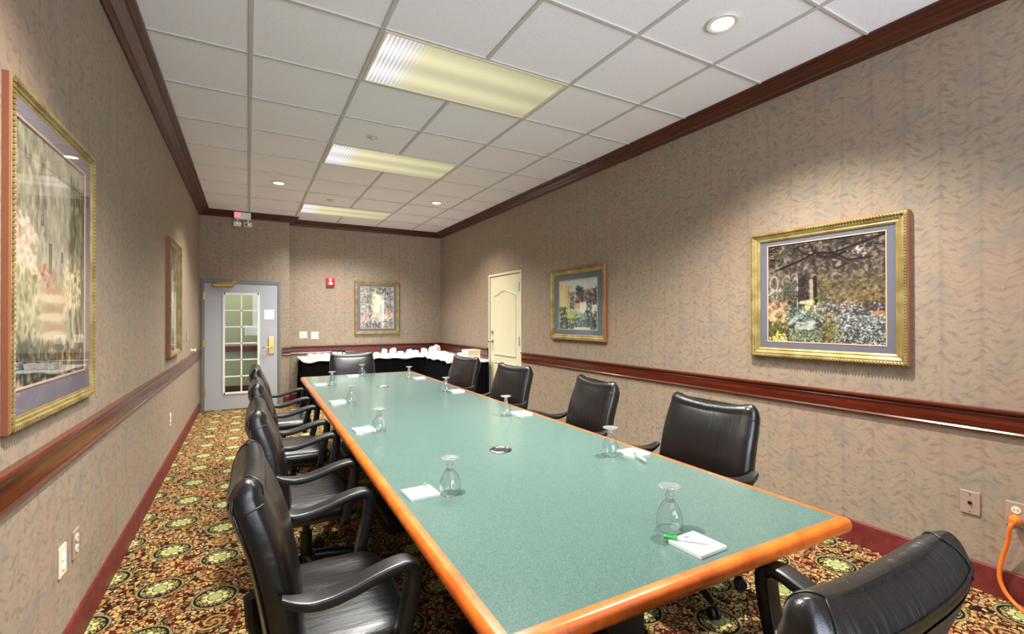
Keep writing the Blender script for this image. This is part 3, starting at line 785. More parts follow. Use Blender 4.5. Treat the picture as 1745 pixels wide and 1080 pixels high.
# ------------------------------------------------------------------ GLASSES, PADS, PENS
def make_glass(label):
    t = thing('water_goblet', label, 'glass', (0, 0, 0), 0, 'upturned water goblets on the table')
    bm = bmesh.new()
    pr = [(.0345, .0003), (.0365, .010), (.0372, .022), (.0355, .040), (.0310, .056), (.0240, .070), (.0165, .080), (.0090, .087), (.001, .089)]
    rings = [[Vector((max(r, 1e-4) * math.cos(2 * PI * k / 36), max(r, 1e-4) * math.sin(2 * PI * k / 36), z)) for k in range(36)] for r, z in pr]
    loft(bm, rings, cap=False); bo = obj('bowl', bm, M['thin'], t, 80)
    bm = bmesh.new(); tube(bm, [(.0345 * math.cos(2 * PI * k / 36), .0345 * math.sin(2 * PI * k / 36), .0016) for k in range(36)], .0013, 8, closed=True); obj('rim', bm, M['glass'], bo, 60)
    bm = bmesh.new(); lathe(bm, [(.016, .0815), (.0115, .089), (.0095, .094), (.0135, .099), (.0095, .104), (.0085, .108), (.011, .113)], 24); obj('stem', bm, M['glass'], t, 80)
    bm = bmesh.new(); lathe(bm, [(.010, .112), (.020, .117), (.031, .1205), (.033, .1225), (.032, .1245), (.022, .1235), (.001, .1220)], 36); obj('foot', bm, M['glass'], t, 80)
    return t
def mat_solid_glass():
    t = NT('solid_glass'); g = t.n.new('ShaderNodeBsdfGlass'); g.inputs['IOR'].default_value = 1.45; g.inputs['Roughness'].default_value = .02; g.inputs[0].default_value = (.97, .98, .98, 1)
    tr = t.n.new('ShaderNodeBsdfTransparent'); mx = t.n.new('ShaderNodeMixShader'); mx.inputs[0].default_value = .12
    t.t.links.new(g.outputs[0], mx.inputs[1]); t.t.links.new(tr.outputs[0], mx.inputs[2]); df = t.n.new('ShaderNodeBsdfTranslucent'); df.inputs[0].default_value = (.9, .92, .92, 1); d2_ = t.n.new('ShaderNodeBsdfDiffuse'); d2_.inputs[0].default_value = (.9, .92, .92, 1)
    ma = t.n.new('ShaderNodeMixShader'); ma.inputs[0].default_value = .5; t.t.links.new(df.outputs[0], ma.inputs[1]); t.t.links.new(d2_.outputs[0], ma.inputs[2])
    mb = t.n.new('ShaderNodeMixShader'); mb.inputs[0].default_value = .12; t.t.links.new(mx.outputs[0], mb.inputs[1]); t.t.links.new(ma.outputs[0], mb.inputs[2])  # white share stands in for bright refraction highlights, put into the glass colour
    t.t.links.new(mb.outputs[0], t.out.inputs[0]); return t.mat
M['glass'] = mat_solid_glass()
seats = [  # glass xy, pad centre xy, pad rot, place words, pen dir
    ((1.064, .969), (1.047, .860), 2, 'at the near end of the table', (.988, .922, -48)),
    ((.616, 1.544), (.523, 1.585), 2, 'on the left side of the table, closest to the camera', (.560, 1.640, 60)),
    ((.619, 2.580), (.553, 2.645), 2, 'on the left side of the table, second from the camera', (.592, 2.700, 55)),
    ((.654, 3.570), (.572, 3.625), 0, 'on the left side of the table, third from the camera', (.610, 3.665, 50)),
    ((.678, 4.613), (.585, 4.670), 0, 'on the left side of the table, farthest from the camera', None),
    ((1.412, 1.625), (1.516, 1.590), 3, 'on the right side of the table, closest to the camera', (1.49, 1.56, 70)),
    ((1.416, 2.610), (1.530, 2.610), 0, 'on the right side of the table, second from the camera', (1.50, 2.59, 60)),
    ((1.438, 3.695), (1.530, 3.690), 0, 'on the right side of the table, third from the camera', None),
    ((1.437, 4.723), (1.535, 4.690), 0, 'on the right side of the table, farthest from the camera', None),
    ((1.066, 5.194), (.980, 5.235), 0, 'at the far end of the table', None)]
g0 = p0_ = n0 = None
for (gp, pp, pr_, wd, pen) in seats:
    if g0 is None: g0 = make_glass('upturned clear goblet ' + wd); g0.location = (gp[0], gp[1], TZ)
    else: dup(g0, (gp[0], gp[1], TZ), random.random() * 3, 'upturned clear goblet ' + wd)
    if p0_ is None:
        p0_ = thing('notepad', 'white notepad ' + wd, 'notepad', (pp[0], pp[1], TZ), math.radians(pr_), 'white notepads on the table')
        obj('page_block', BX(-.052, .052, -.052, .052, 0, .009), M['paper'], p0_)
        bm = bmesh.new()
        box(bm, -.018, .018, .033, .037, .009, .0094); box(bm, -.010, .010, .037, .041, .009, .0094)
        obj('printed_heading', bm, M['ink'], p0_)
    else: dup(p0_, (pp[0], pp[1], TZ), math.radians(pr_), 'white notepad ' + wd)
    if pen:
        L = .118
        if n0 is None:
            n0 = thing('pen', 'green and white pen across the notepad ' + wd, 'pen', (pen[0], pen[1], TZ + .0145), math.radians(pen[2]), 'green and white pens on the notepads')
            Mx = Matrix.Rotation(PI / 2, 4, 'Y')
            bm = bmesh.new(); lathe(bm, [(.001, .0), (.0050, .001), (.0054, .004), (.0054, .036), (.0048, .037)], 16, Mx); obj('cap', bm, M['green'], n0, 40)
            bm = bmesh.new(); lathe(bm, [(.0046, .036), (.0046, .105), (.0040, .112), (.0034, .118), (.001, .1185)], 16, Mx); obj('barrel', bm, M['whitep'], n0, 40)
            bm = bmesh.new(); box(bm, .006, .034, -.0012, .0012, .0050, .0072); obj('clip', bm, M['green'], n0)
            bm = bmesh.new(); box(bm, .050, .056, -.0015, .0015, .0044, .0050); box(bm, .058, .080, -.0008, .0008, .0044, .0049); obj('printed_mark', bm, M['ink'], n0)
        else:
            a = math.radians(pen[2])
            dup(n0, (pen[0], pen[1], TZ + .0145), a + PI, 'green and white pen on the pad ' + wd.replace('on the ', 'at the ').replace('of the table, ', 'side, ').replace('side side', 'side'))

# ------------------------------------------------------------------ BUFFET with skirt
BZ = .708
F1y, F2x, Ey = 7.22, 2.46, 6.02
outline = [(.70, YB - .03), (.70, F1y), (F2x, F1y), (F2x, Ey), (XR - .04, Ey), (XR - .04, YB - .03)]
buf = thing('buffet_table', 'L-shaped buffet table with pleated black skirt in the far right corner', 'table', (1.8, 7.6, 0))
bm = bmesh.new()
a = [bm.verts.new((x - 1.8, y - 7.6, BZ - .03)) for x, y in outline]; bm.faces.new(a)
r = bmesh.ops.extrude_face_region(bm, geom=list(bm.faces)); bmesh.ops.translate(bm, verts=[v for v in r['geom'] if isinstance(v, bmesh.types.BMVert)], vec=(0, 0, .03))
obj('tabletop', bm, M['whitep'], buf)
# pleated skirt
path = []
pp = outline[:5]
for i in range(4):
    p, q = Vector(pp[i]), Vector(pp[i + 1]); L = (q - p).length; n = int(L / .012)
    d = (q - p) / L; nn = Vector((d.y, -d.x))
    for k in range(n):
        s = k * L / n; path.append((p + d * s, nn, s))
bm = bmesh.new(); rings = []
for z, am in ((BZ - .004, .003), (BZ - .10, .007), (.35, .011), (.015, .014)):
    ring = []
    for p, nn, s in path:
        w = math.sin(2 * PI * s / .055) + .35 * math.sin(2 * PI * s / .19 + 1)
        q = p + nn * (-.004 - am * .7 * (w + 1.2)) * -1
        q = p - nn * (-.0) + nn * 0
        q = p + nn * (.0 - am * (w + 1.5)) if False else p - nn * (-am * (w + 1.5))
        ring.append(Vector((q.x - 1.8, q.y - 7.6, z)))
    rings.append(ring)
loft(bm, rings, closed_ring=False, cap=False)
obj('skirt', bm, M['skirt'], buf, 70)
# white cloth on top with hanging scalloped hem
bm = bmesh.new(); rings = []
hemz = lambda s: BZ - .022 - .010 * math.sin(s * 9) - .008 * math.sin(s * 23)
top = [Vector((p.x - 1.8, p.y - 7.6, BZ + .004)) for p, nn, s in path]
acc = 0; hem = []; hem2 = []
for p, nn, s in path:
    acc += .012
    hem.append(Vector((p.x + nn.x * .028 - 1.8, p.y + nn.y * .028 - 7.6, BZ + .003)))
    o_ = .034 + .006 * math.sin(acc * 30)
    hem2.append(Vector((p.x + nn.x * o_ - 1.8, p.y + nn.y * o_ - 7.6, hemz(acc))))
loft(bm, [hem, hem2], closed_ring=False, cap=False)
f = [bm.verts.new(v) for v in hem] + [bm.verts.new((XR - .04 - 1.8, YB - .03 - 7.6, BZ + .003))]
bm.faces.new(f)
cl = obj('tablecloth', bm, M['linen'], None, 70); cl.location = (1.8, 7.6, 0)
bmd = cl.modifiers.new('thickness', 'SOLIDIFY'); bmd.thickness = .002
tag(cl, 'white cloth covering the top of the L-shaped buffet', 'tablecloth')

def crumple(seed, sx, sy, sz):
    rr = random.Random(seed); bm = bmesh.new(); bmesh.ops.create_icosphere(bm, subdivisions=4, radius=1)
    dirs = [(Vector((rr.uniform(-1, 1), rr.uniform(-1, 1), rr.uniform(-.3, 1))).normalized(), rr.uniform(.10, .32), rr.uniform(4, 12)) for _ in range(9)]
    for v in bm.verts:
        n = v.co.normalized(); k = .8
        for d, am, fr in dirs:
            dd = n.dot(d); k += am * max(0, 1 - abs(dd - .6) * fr * .35) * .6 + .03 * math.sin(fr * dd * 3)
        p = n * k; z = max(p.z, -.05); z = .62 * math.tanh(z / .62) + .10 * math.sin(p.x * 9 + seed) * math.cos(p.y * 7 + seed * 2) * max(z, 0)
        v.co = Vector((max(-1.08, min(1.08, p.x)) * sx, max(-1.08, min(1.08, p.y)) * sy, (z + .05) * sz))
    return bm
rr = random.Random(3)
napspots = [(1.62, 7.46, .05, .045)] + [(1.75 + .128 * i, 7.44 + .05 * (i % 2), .050 + .003 * (i % 3), (.08, .15, .17, .09, .14, .10, .15)[i]) for i in range(7)] + [(2.655, 7.47, .058, .17), (2.69, 7.33, .062, .22),
            (2.64, 7.19, .054, .09), (2.72, 7.05, .056, .095), (2.62, 6.91, .058, .11), (2.72, 6.77, .054, .07), (2.63, 6.62, .058, .10), (2.74, 6.46, .050, .115)]
wheres = ['behind the far end chair, flat and alone', 'starting the row on the buffet right of the far chair', 'second in the row on the buffet, peaked', 'third in the row on the buffet, tall', 'fourth in the row on the buffet, low', 'fifth in the row under the painting', 'sixth in the row under the right edge of the painting', 'seventh in the row, right of the painting', 'beside the tallest bundle in the corner', 'tallest bundle, in the corner of the buffet', 'just this side of the corner bundle on the short arm', 'on the short arm at its inner edge', 'round bundle midway along the short arm', 'low bundle on the short arm', 'pointed bundle on the short arm near the beige carton', 'pale pink bundle touching the beige carton']
for i, ((x, y, s, h), w_) in enumerate(zip(napspots, wheres)):
    o = obj('napkin_bundle', crumple(i + 5, s, s * .8, h), M['linen2'] if i in (9, 15, 12) else M['linen'], None, 50); o.location = (x, y, BZ + .006); o.rotation_euler = (0, 0, rr.uniform(0, 3))
    tag(o, 'crumpled white linen ' + w_, 'napkin', 'crumpled linens on the buffet')
# cups, caddy, boxes
k = 0
cw = ['front left', 'front middle', 'front right', 'back left', 'back middle', 'back right']
c0 = None
for j in range(2):
    for i in range(3):
        lb = 'white china cup at the left end of the buffet, ' + cw[k]; k += 1
        loc = (.80 + i * .105, 7.33 + j * .115, BZ + .006)
        if c0 is None:
            c0 = thing('coffee_cup', lb, 'cup', loc, 0, 'white cups at the left end of the buffet')
            bm = bmesh.new(); lathe(bm, [(.024, 0), (.030, .004), (.038, .03), (.040, .072), (.0375, .072), (.035, .03), (.024, .008), (.001, .007)], 28); obj('cup_body', bm, M['whitep'], c0, 50)
            bm = bmesh.new(); tube(bm, smooth_path([(.037, 0, .058), (.055, 0, .056), (.058, 0, .036), (.036, 0, .020)], 5), .0045, 8); obj('handle', bm, M['whitep'], c0, 60)
        else: dup(c0, loc, .6 * k, lb)
cd = thing('condiment_caddy', 'black wire caddy of white packets on the buffet beside the cups', 'caddy', (1.19, 7.42, BZ + .006))
bm = bmesh.new(); box(bm, -.10, .10, -.06, .06, 0, .006); box(bm, -.10, .10, .052, .06, 0, .11); box(bm, -.10, .10, -.06, -.054, .035, .045); box(bm, -.10, .10, -.06, -.054, .005, .012)
for x in (-.10, -.03, .035, .096): box(bm, x, x + .004, -.06, .06, 0, .085)
obj('rack', bm, M['black'], cd)
obj('packet', BX(-.09, -.035, -.045, .045, .006, .085, .004), M['paper'], cd); obj('packet', BX(-.02, .03, -.045, .045, .006, .080, .004), M['paper'], cd); obj('packet', BX(.042, .09, -.045, .045, .006, .070, .004), M['paper'], cd)
for i, (x, w_, h_) in enumerate(((1.36, .10, .055), (1.49, .12, .050))):
    bx_ = thing('tissue_box', ('white carton right of the black caddy' if i == 0 else 'long white carton behind the far end chair'), 'box', (x, 7.38 if i else 7.34, BZ + .006), 0, 'white cartons on the buffet')
    obj('carton', BX(-w_ / 2, w_ / 2, -.05, .05, 0, h_, .003), M['paper'], bx_); obj('flap', BX(-w_ / 2 + .004, w_ / 2 - .004, -.046, .0, h_, h_ + .003), M['whitep'], bx_)
bx_ = thing('beige_carton', 'large beige carton at the near end of the buffet beside the cream door', 'box', (2.78, 6.16, BZ + .006), .1)
obj('carton_body', BX(-.10, .10, -.09, .09, 0, .125, .004), M['beigebox'], bx_); obj('lid', BX(-.104, .104, -.094, .094, .115, .14, .004), M['beigebox'], bx_)

# ------------------------------------------------------------------ PICTURES
def srgb(a):
    a = np.clip(a, 0, 1); return np.where(a <= .04045, a / 12.92, ((a + .055) / 1.055) ** 2.4)
class Canvas:
    def __init__(s, w, h, c, seed):
        s.w, s.h = w, h; s.a = np.zeros((h, w, 3)) + np.array(c) / 255.; s.r = np.random.RandomState(seed)
        s.X, s.Y = np.meshgrid((np.arange(w) + .5) / w, (np.arange(h) + .5) / h)
    def dab(s, x, y, rx, ry, ang, c, al):
        R = max(rx, ry) * 1.3; x0 = max(int((x - R) * s.w), 0); x1 = min(int((x + R) * s.w) + 2, s.w); y0 = max(int((y - R) * s.h), 0); y1 = min(int((y + R) * s.h) + 2, s.h)
        if x0 >= x1 or y0 >= y1: return
        X = s.X[y0:y1, x0:x1] - x; Y = s.Y[y0:y1, x0:x1] - y; ca, sa = math.cos(ang), math.sin(ang)
        d = ((X * ca + Y * sa) / rx) ** 2 + ((-X * sa + Y * ca) / ry) ** 2
        m = (np.clip(1.25 - d, 0, 1) * al)[..., None]
        s.a[y0:y1, x0:x1] = s.a[y0:y1, x0:x1] * (1 - m) + np.array(c) / 255. * m
    def field(s, x0, x1, y0, y1, cols, n, sz=(.01, .03), al=.7, ang=None, el=.5):
        r = s.r
        for _ in range(n):
            c = np.array(cols[r.randint(len(cols))]) + r.uniform(-14, 14); q = r.uniform(*sz)
            s.dab(r.uniform(x0, x1) + .018 * r.randn(), r.uniform(y0, y1) + .018 * r.randn(), q, q * el, r.uniform(0, 3.14) if ang is None else ang + r.uniform(-.3, .3), c, al * r.uniform(.6, 1))
    def line(s, pts, wd, c, al=.9):
        for (a, b), (c_, d) in zip(pts[:-1], pts[1:]):
            n = max(2, int(math.hypot(c_ - a, d - b) / (wd * .5)))
            for i in range(n + 1):
                t = i / n; s.dab(a + (c_ - a) * t + s.r.uniform(-.002, .002), b + (d - b) * t, wd, wd, 0, c, al)
    def rect(s, x0, x1, y0, y1, c, al=1.):
        m = ((s.X > x0) & (s.X < x1) & (s.Y > y0) & (s.Y < y1))[..., None] * al; s.a = s.a * (1 - m) + np.array(c) / 255. * m

def paint_garden():
    c = Canvas(210, 190, (60, 52, 46), 1)
    c.field(0, 1, 0, .55, [(54, 46, 42), (84, 74, 64), (40, 34, 32), (120, 106, 92), (150, 138, 124)], 1900, (.008, .035), .75)
    c.field(.45, 1, .35, .66, [(120, 110, 66), (86, 80, 50), (150, 136, 92), (60, 52, 40), (110, 96, 74), (70, 66, 50)], 900, (.008, .025), .75)
    c.field(.6, 1, .5, .62, [(166, 124, 88), (140, 112, 72), (96, 90, 60)], 110, (.01, .03), .7)
    c.field(0, .2, .3, .7, [(120, 110, 96), (150, 140, 110), (84, 80, 60)], 250, (.01, .03), .7)
    for k in range(26):
        a = k / 26 * 2 * PI; c.dab(.06 + .04 * math.cos(a), .40 + .075 * math.sin(a), .010, .014, a, (186, 176, 174), .45)
    c.dab(.06, .41, .03, .055, 0, (84, 74, 74), .6); c.field(.02, .12, .45, .55, [(220, 214, 214)], 20, (.01, .02), .7)
    c.field(.15, .30, .38, .62, [(60, 62, 56), (40, 42, 40), (96, 100, 84)], 140, (.01, .03), .8)
    c.rect(.279, .291, .34, .66, (206, 196, 186), .8); c.field(.2, .3, .32, .38, [(170, 160, 156), (120, 112, 106)], 40, (.008, .02), .6)
    c.field(.30, .40, .33, .58, [(34, 28, 30), (50, 42, 40)], 90, (.015, .03), .9)
    for i in range(5): c.dab(.41 + .004 * (i % 2), .40 + i * .045, .024, .028, 0, (186 - 8 * (i % 2), 176, 140), .75)
    c.line([(.445, .36), (.45, .62)], .018, (34, 26, 24), .9)
    c.dab(.36, .60, .07, .02, -.1, (220, 208, 190), .9)
    for i in range(9): c.dab(.40 - i * .022, .63 + i * .022, .05, .022, -.5, (196, 186, 190), .8)
    c.field(.0, .2, .60, .72, [(214, 204, 190), (206, 130, 84), (160, 120, 90), (90, 90, 60)], 150, (.01, .03), .8)
    c.field(.0, .2, .72, .86, [(216, 164, 110), (190, 180, 110), (226, 206, 180)], 120, (.01, .03), .7)
    c.field(.18, .45, .66, .80, [(106, 140, 136), (150, 176, 160), (90, 116, 96), (70, 90, 96)], 260, (.006, .02), .8)
    c.field(.35, .5, .58, .72, [(190, 186, 90), (214, 206, 120), (110, 116, 60)], 90, (.008, .018), .8)
    c.field(.42, 1, .62, .80, [(120, 124, 128), (176, 180, 186), (70, 72, 72), (214, 216, 220), (96, 104, 90)], 800, (.005, .016), .85)
    c.field(.85, 1, .60, .68, [(44, 36, 36), (70, 50, 50)], 60, (.01, .02), .8); c.dab(.95, .72, .06, .03, 0, (206, 130, 90), .8); c.dab(.58, .73, .04, .012, 0, (204, 136, 80), .8)
    c.field(.6, 1, .75, 1, [(150, 176, 172), (214, 224, 224), (96, 120, 114), (60, 80, 74), (206, 196, 206)], 900, (.005, .015), .85)
    c.field(.5, .64, .74, 1, [(120, 116, 60), (86, 84, 50), (160, 150, 90)], 170, (.01, .02), .8)
    for i in range(60): c.dab(c.r.uniform(.27, .46), c.r.uniform(.79, .87), .025, .012, c.r.uniform(-.4, .4), (206 - c.r.randint(40), 190, 188), .5)
    c.field(.2, .5, .88, 1, [(140, 156, 116), (90, 110, 84), (186, 196, 170), (110, 120, 96)], 400, (.006, .016), .85)
    c.field(.0, .18, .82, .95, [(84, 86, 40), (116, 112, 54), (60, 62, 34)], 160, (.01, .03), .85); c.field(.03, .17, .93, 1, [(226, 220, 110), (236, 230, 140)], 60, (.01, .02), .9)
    for i in range(14):
        x = c.r.uniform(0, 1); y = c.r.uniform(0, .15); p = [(x, y)]
        for k in range(6): x += c.r.uniform(-.10, .10); y += c.r.uniform(-.02, .05); p.append((x, y))
        c.line(p, c.r.uniform(.003, .007), (26, 20, 20), .85)
    c.line([(.12, .25), (.3, .19), (.45, .12), (.6, .14), (.74, .10), (1, .02)], .011, (24, 18, 18)); c.line([(.6, .14), (.72, .22), (.9, .21)], .008, (24, 18, 18)); c.line([(.45, .12), (.40, .04)], .006, (24, 18, 18))
    c.field(.75, .85, .1, .18, [(226, 196, 196), (206, 200, 206)], 22, (.008, .016), .8)
    return c.a
def paint_village():
    c = Canvas(150, 130, (196, 204, 200), 2)
    c.field(0, 1, 0, .35, [(206, 212, 206), (186, 198, 198), (220, 220, 208)], 300, (.03, .08), .5)
    c.field(.45, 1, .22, .55, [(96, 72, 72), (120, 90, 86), (70, 54, 56), (140, 112, 100)], 450, (.01, .04), .8)
    c.field(.48, .62, .16, .32, [(58, 70, 56), (40, 54, 44)], 90, (.015, .03), .8); c.field(.9, 1, .2, .45, [(70, 50, 44), (96, 70, 56)], 60, (.015, .03), .8)
    c.rect(0, .20, .03, .60, (222, 210, 150)); c.rect(.20, .32, .12, .60, (212, 180, 140)); c.field(0, .32, .05, .6, [(230, 222, 170), (206, 180, 130), (190, 160, 116)], 160, (.008, .04), .5, 1.57, .3)
    for x in (.07, .17, .25): c.line([(x, .08), (x, .55)], .006, (150, 120, 90), .6)
    c.field(.3, .42, .25, .62, [(90, 84, 60), (70, 66, 50)], 90, (.015, .035), .8)
    c.field(.42, .58, .46, .60, [(216, 150, 96), (226, 176, 120)], 50, (.02, .03), .8); c.dab(.5, .45, .08, .035, 0, (70, 50, 44), .9)
    c.rect(.56, .74, .45, .66, (236, 228, 186), .95); c.dab(.62, .38, .06, .10, 0, (96, 66, 62), .9); c.rect(.85, 1, .52, .72, (236, 226, 190), .95); c.field(.85, 1, .6, .66, [(110, 110, 80)], 14, (.01, .02), .8)
    c.field(.0, .22, .55, 1, [(66, 80, 44), (90, 104, 56), (50, 60, 40)], 260, (.015, .04), .8)
    c.field(.2, .48, .62, .85, [(190, 196, 96), (150, 166, 80), (206, 206, 130)], 160, (.015, .04), .8, -.6)
    c.field(.2, 1, .8, 1, [(60, 72, 50), (84, 96, 70), (40, 50, 40)], 260, (.015, .04), .8); c.field(.7, 1, .65, .95, [(60, 76, 60), (80, 96, 80), (40, 54, 44)], 200, (.015, .04), .8)
    c.field(.73, .86, .42, .75, [(28, 46, 38), (44, 60, 46)], 90, (.015, .03), .9); c.field(.45, .72, .68, .92, [(60, 76, 50), (90, 110, 80), (120, 136, 110)], 140, (.015, .03), .8)
    c.rect(.42, .78, .955, 1, (226, 220, 190), .9); c.dab(.6, .68, .07, .015, 0, (226, 216, 170), .9)
    return c.a
def paint_arbour():
    c = Canvas(120, 150, (206, 200, 184), 3)
    c.field(0, 1, 0, 1, [(206, 200, 186), (176, 172, 160), (140, 136, 128), (226, 222, 206)], 500, (.02, .06), .6)
    c.field(.0, .3, .0, .75, [(110, 110, 96), (70, 72, 66), (206, 206, 200), (150, 146, 130)], 500, (.01, .04), .7); c.field(.7, 1, .0, .8, [(90, 84, 80), (60, 56, 56), (150, 140, 136), (190, 180, 180)], 500, (.01, .04), .7)
    c.field(.25, .9, .0, .16, [(50, 52, 48), (90, 92, 84), (170, 170, 160)], 260, (.01, .04), .8)
    for i in range(70): c.dab(.49 + .07 * c.r.randn(), .42 + .14 * c.r.randn(), .05, .06, c.r.uniform(0, 3), (240, 238, 200), .35)
    c.field(.25, .34, .15, .9, [(70, 76, 60), (110, 110, 90)], 120, (.01, .03), .8)
    c.rect(.59, .63, .42, .62, (150, 154, 164), .5); c.rect(.64, .70, .30, 1, (238, 234, 240), .85)  # pale column paints glare on the picture glass into the artwork
    c.field(.0, .24, .68, .80, [(226, 150, 130), (206, 110, 96), (236, 190, 170)], 90, (.01, .03), .8); c.field(.74, .95, .56, .70, [(236, 170, 120), (226, 150, 100)], 70, (.015, .03), .8); c.field(.55, .95, .7, .78, [(236, 220, 210)], 60, (.02, .04), .7)
    c.field(0, .62, .85, 1, [(84, 80, 84), (120, 116, 116), (60, 56, 60)], 300, (.01, .03), .8); c.field(.7, 1, .8, 1, [(140, 136, 124), (110, 100, 96)], 120, (.015, .04), .7)
    return c.a
def paint_steps():
    c = Canvas(150, 200, (176, 166, 140), 4)
    c.field(0, 1, 0, 1, [(176, 166, 140), (150, 146, 120), (196, 184, 154)], 500, (.03, .08), .6)
    c.field(0, .5, .0, .4, [(120, 116, 96), (150, 140, 116), (96, 96, 84), (190, 180, 150)], 420, (.02, .05), .6, 1.57); c.field(.4, .8, .1, .5, [(196, 190, 168), (176, 166, 146), (150, 140, 126)], 300, (.02, .06), .6, 1.57)
    c.field(.75, 1, .1, .8, [(110, 110, 76), (84, 88, 60), (150, 146, 100), (60, 66, 50)], 420, (.015, .05), .7, 1.57)
    for x, y in ((.32, .31), (.60, .44)): c.rect(x, x + .035, y, y + .05, (70, 74, 96), .75)
    c.rect(.42, .47, .42, .55, (84, 76, 66), .7); c.field(.1, .9, .1, .6, [(150, 146, 126), (196, 190, 170), (120, 116, 96)], 260, (.01, .03), .45, 1.57); c.rect(.35, .37, .40, .6, (200, 190, 170), .8)
    c.field(.34, .52, .54, .60, [(166, 90, 80), (186, 120, 104)], 34, (.01, .025), .8)
    c.field(.02, .26, .36, .56, [(226, 206, 180), (236, 220, 206), (206, 170, 140)], 200, (.01, .03), .8); c.field(.0, .3, .56, .8, [(206, 196, 160), (170, 164, 120), (120, 120, 80)], 260, (.015, .04), .7)
    for i, y in enumerate((.62, .70, .78, .86)): c.dab(.5, y, .20 - i * .01, .016, .0, (186, 134, 98), .6); c.dab(.5, y + .035, .24, .022, 0, (226, 206, 166), .8)
    c.field(.66, .92, .5, .7, [(236, 216, 170), (226, 196, 140), (246, 236, 200)], 150, (.015, .03), .8); c.line([(.8, .7), (.8, .9)], .02, (190, 190, 150), .8)
    c.field(.0, 1, .86, 1, [(40, 46, 40), (60, 70, 56), (96, 80, 60)], 420, (.01, .04), .8); c.field(0, .3, .82, .95, [(50, 56, 50), (96, 110, 100)], 120, (.01, .03), .8); c.field(.6, .8, .88, .96, [(206, 170, 110)], 20, (.02, .03), .6)
    return c.a
def art_mesh(img, w, h):
    H_, W_ = img.shape[:2]; img = srgb(img)
    xs = np.linspace(-w / 2, w / 2, W_ + 1); zs = np.linspace(h / 2, -h / 2, H_ + 1)
    X, Z = np.meshgrid(xs, zs); V = np.stack([X.ravel(), np.zeros(X.size), Z.ravel()], 1)
    i, j = np.meshgrid(np.arange(H_), np.arange(W_), indexing='ij'); a = (i * (W_ + 1) + j).ravel(); F = np.stack([a, a + W_ + 1, a + W_ + 2, a + 1], 1)
    me = bpy.data.meshes.new('artwork'); me.from_pydata(V.tolist(), [], F.tolist())
    at = me.color_attributes.new('Col', 'FLOAT_COLOR', 'CORNER')
    col = np.ones((H_ * W_, 4, 4)); col[:, :, :3] = img.reshape(-1, 1, 3); at.data.foreach_set('color', col.ravel())
    return me
def picture(label, loc, rz, w, h, aw, ah, adx, adz, fw, depth, img, matm, tilt=0.0):
    t = thing('framed_picture', label, 'picture', loc, rz, None)
    t.rotation_euler = (tilt, 0, rz)
    D = depth
    pr = [(0, 0), (0, D * .8), (.004, D), (.012, D + .004), (.018, D), (.021, D * .82), (.030, D * .86), (fw * .72, D * .60), (fw * .80, D * .66), (fw * .88, D * .60), (fw, D * .42), (fw, .004)]
    bm = bmesh.new(); sweep_rect_loop(bm, pr, w, h, plane='XZ'); bm.faces.ensure_lookup_table()
    for f in bm.faces[:8]: f.material_index = 1
    obj('frame', bm, [M['gold'], M['frameside']], t, 30)
    # beaded outer rope
    bm = bmesh.new(); W2, H2 = w / 2 - .012, h / 2 - .012
    n1, n2 = int(w / .016), int(h / .016)
    for k in range(n1):
        for sz in (-1, 1):
            x = -W2 + 2 * W2 * (k + .5) / n1; box(bm, x - .0045, x + .0045, -(D + .0065), -(D - .001), sz * H2 - .006, sz * H2 + .006)
    for k in range(n2):
        for sx in (-1, 1):
            z = -H2 + 2 * H2 * (k + .5) / n2; box(bm, sx * W2 - .006, sx * W2 + .006, -(D + .0065), -(D - .001), z - .0045, z + .0045)
    obj('beading', bm, M['gold'], t)
    iw, ih = w - 2 * fw + .004, h - 2 * fw + .004
    bm = bmesh.new(); y0, y1 = -.010, -.007
    ax0, ax1, az0, az1 = adx - aw / 2, adx + aw / 2, adz - ah / 2, adz + ah / 2
    box(bm, -iw / 2, ax0, y0, y1, -ih / 2, ih / 2); box(bm, ax1, iw / 2, y0, y1, -ih / 2, ih / 2); box(bm, ax0, ax1, y0, y1, -ih / 2, az0); box(bm, ax0, ax1, y0, y1, az1, ih / 2)
    mb = obj('mat_board', bm, matm, t)
    bm = bmesh.new(); sweep_rect_loop(bm, [(-.006, .0), (-.006, .0035), (0, .0035), (.001, 0)], aw, ah, plane='XZ'); bmesh.ops.translate(bm, verts=bm.verts, vec=(adx, -.0085, adz)); obj('fillet', bm, M['fillet'], mb)
    me = art_mesh(img, aw + .004, ah + .004); me.materials.append(M['vcol']); o = bpy.data.objects.new('artwork', me); C.objects.link(o); o.parent = t; o.location = (adx, -.006, adz)
    bm = bmesh.new(); bm.faces.new([bm.verts.new((x, -.016, z)) for x, z in ((-iw / 2, -ih / 2), (iw / 2, -ih / 2), (iw / 2, ih / 2), (-iw / 2, ih / 2))]); obj('glass_pane', bm, M['pane'], t)
    return t
def pic_on_right(y0, y1, z0, z1, a0, a1, b0, b1, **k):
    w, h = y1 - y0, z1 - z0; cy, cz = (y0 + y1) / 2, (z0 + z1) / 2
    return picture(loc=(XR, cy, cz), rz=-PI / 2, w=w, h=h, aw=a1 - a0, ah=b1 - b0, adx=-((a0 + a1) / 2 - cy), adz=(b0 + b1) / 2 - cz, **k)
pic_on_right(1.135, 2.022, 1.035, 1.858, 1.244, 1.909, 1.141, 1.765, fw=.062, depth=.034, img=paint_garden(), matm=M['slate'], label='large gilt-framed garden painting with dark branches on the right wall')
pic_on_right(3.530, 4.478, 1.060, 1.832, 3.675, 4.327, 1.179, 1.704, fw=.062, depth=.034, img=paint_village(), matm=M['slate2'], label='gilt-framed village street painting on the right wall near the cream door')
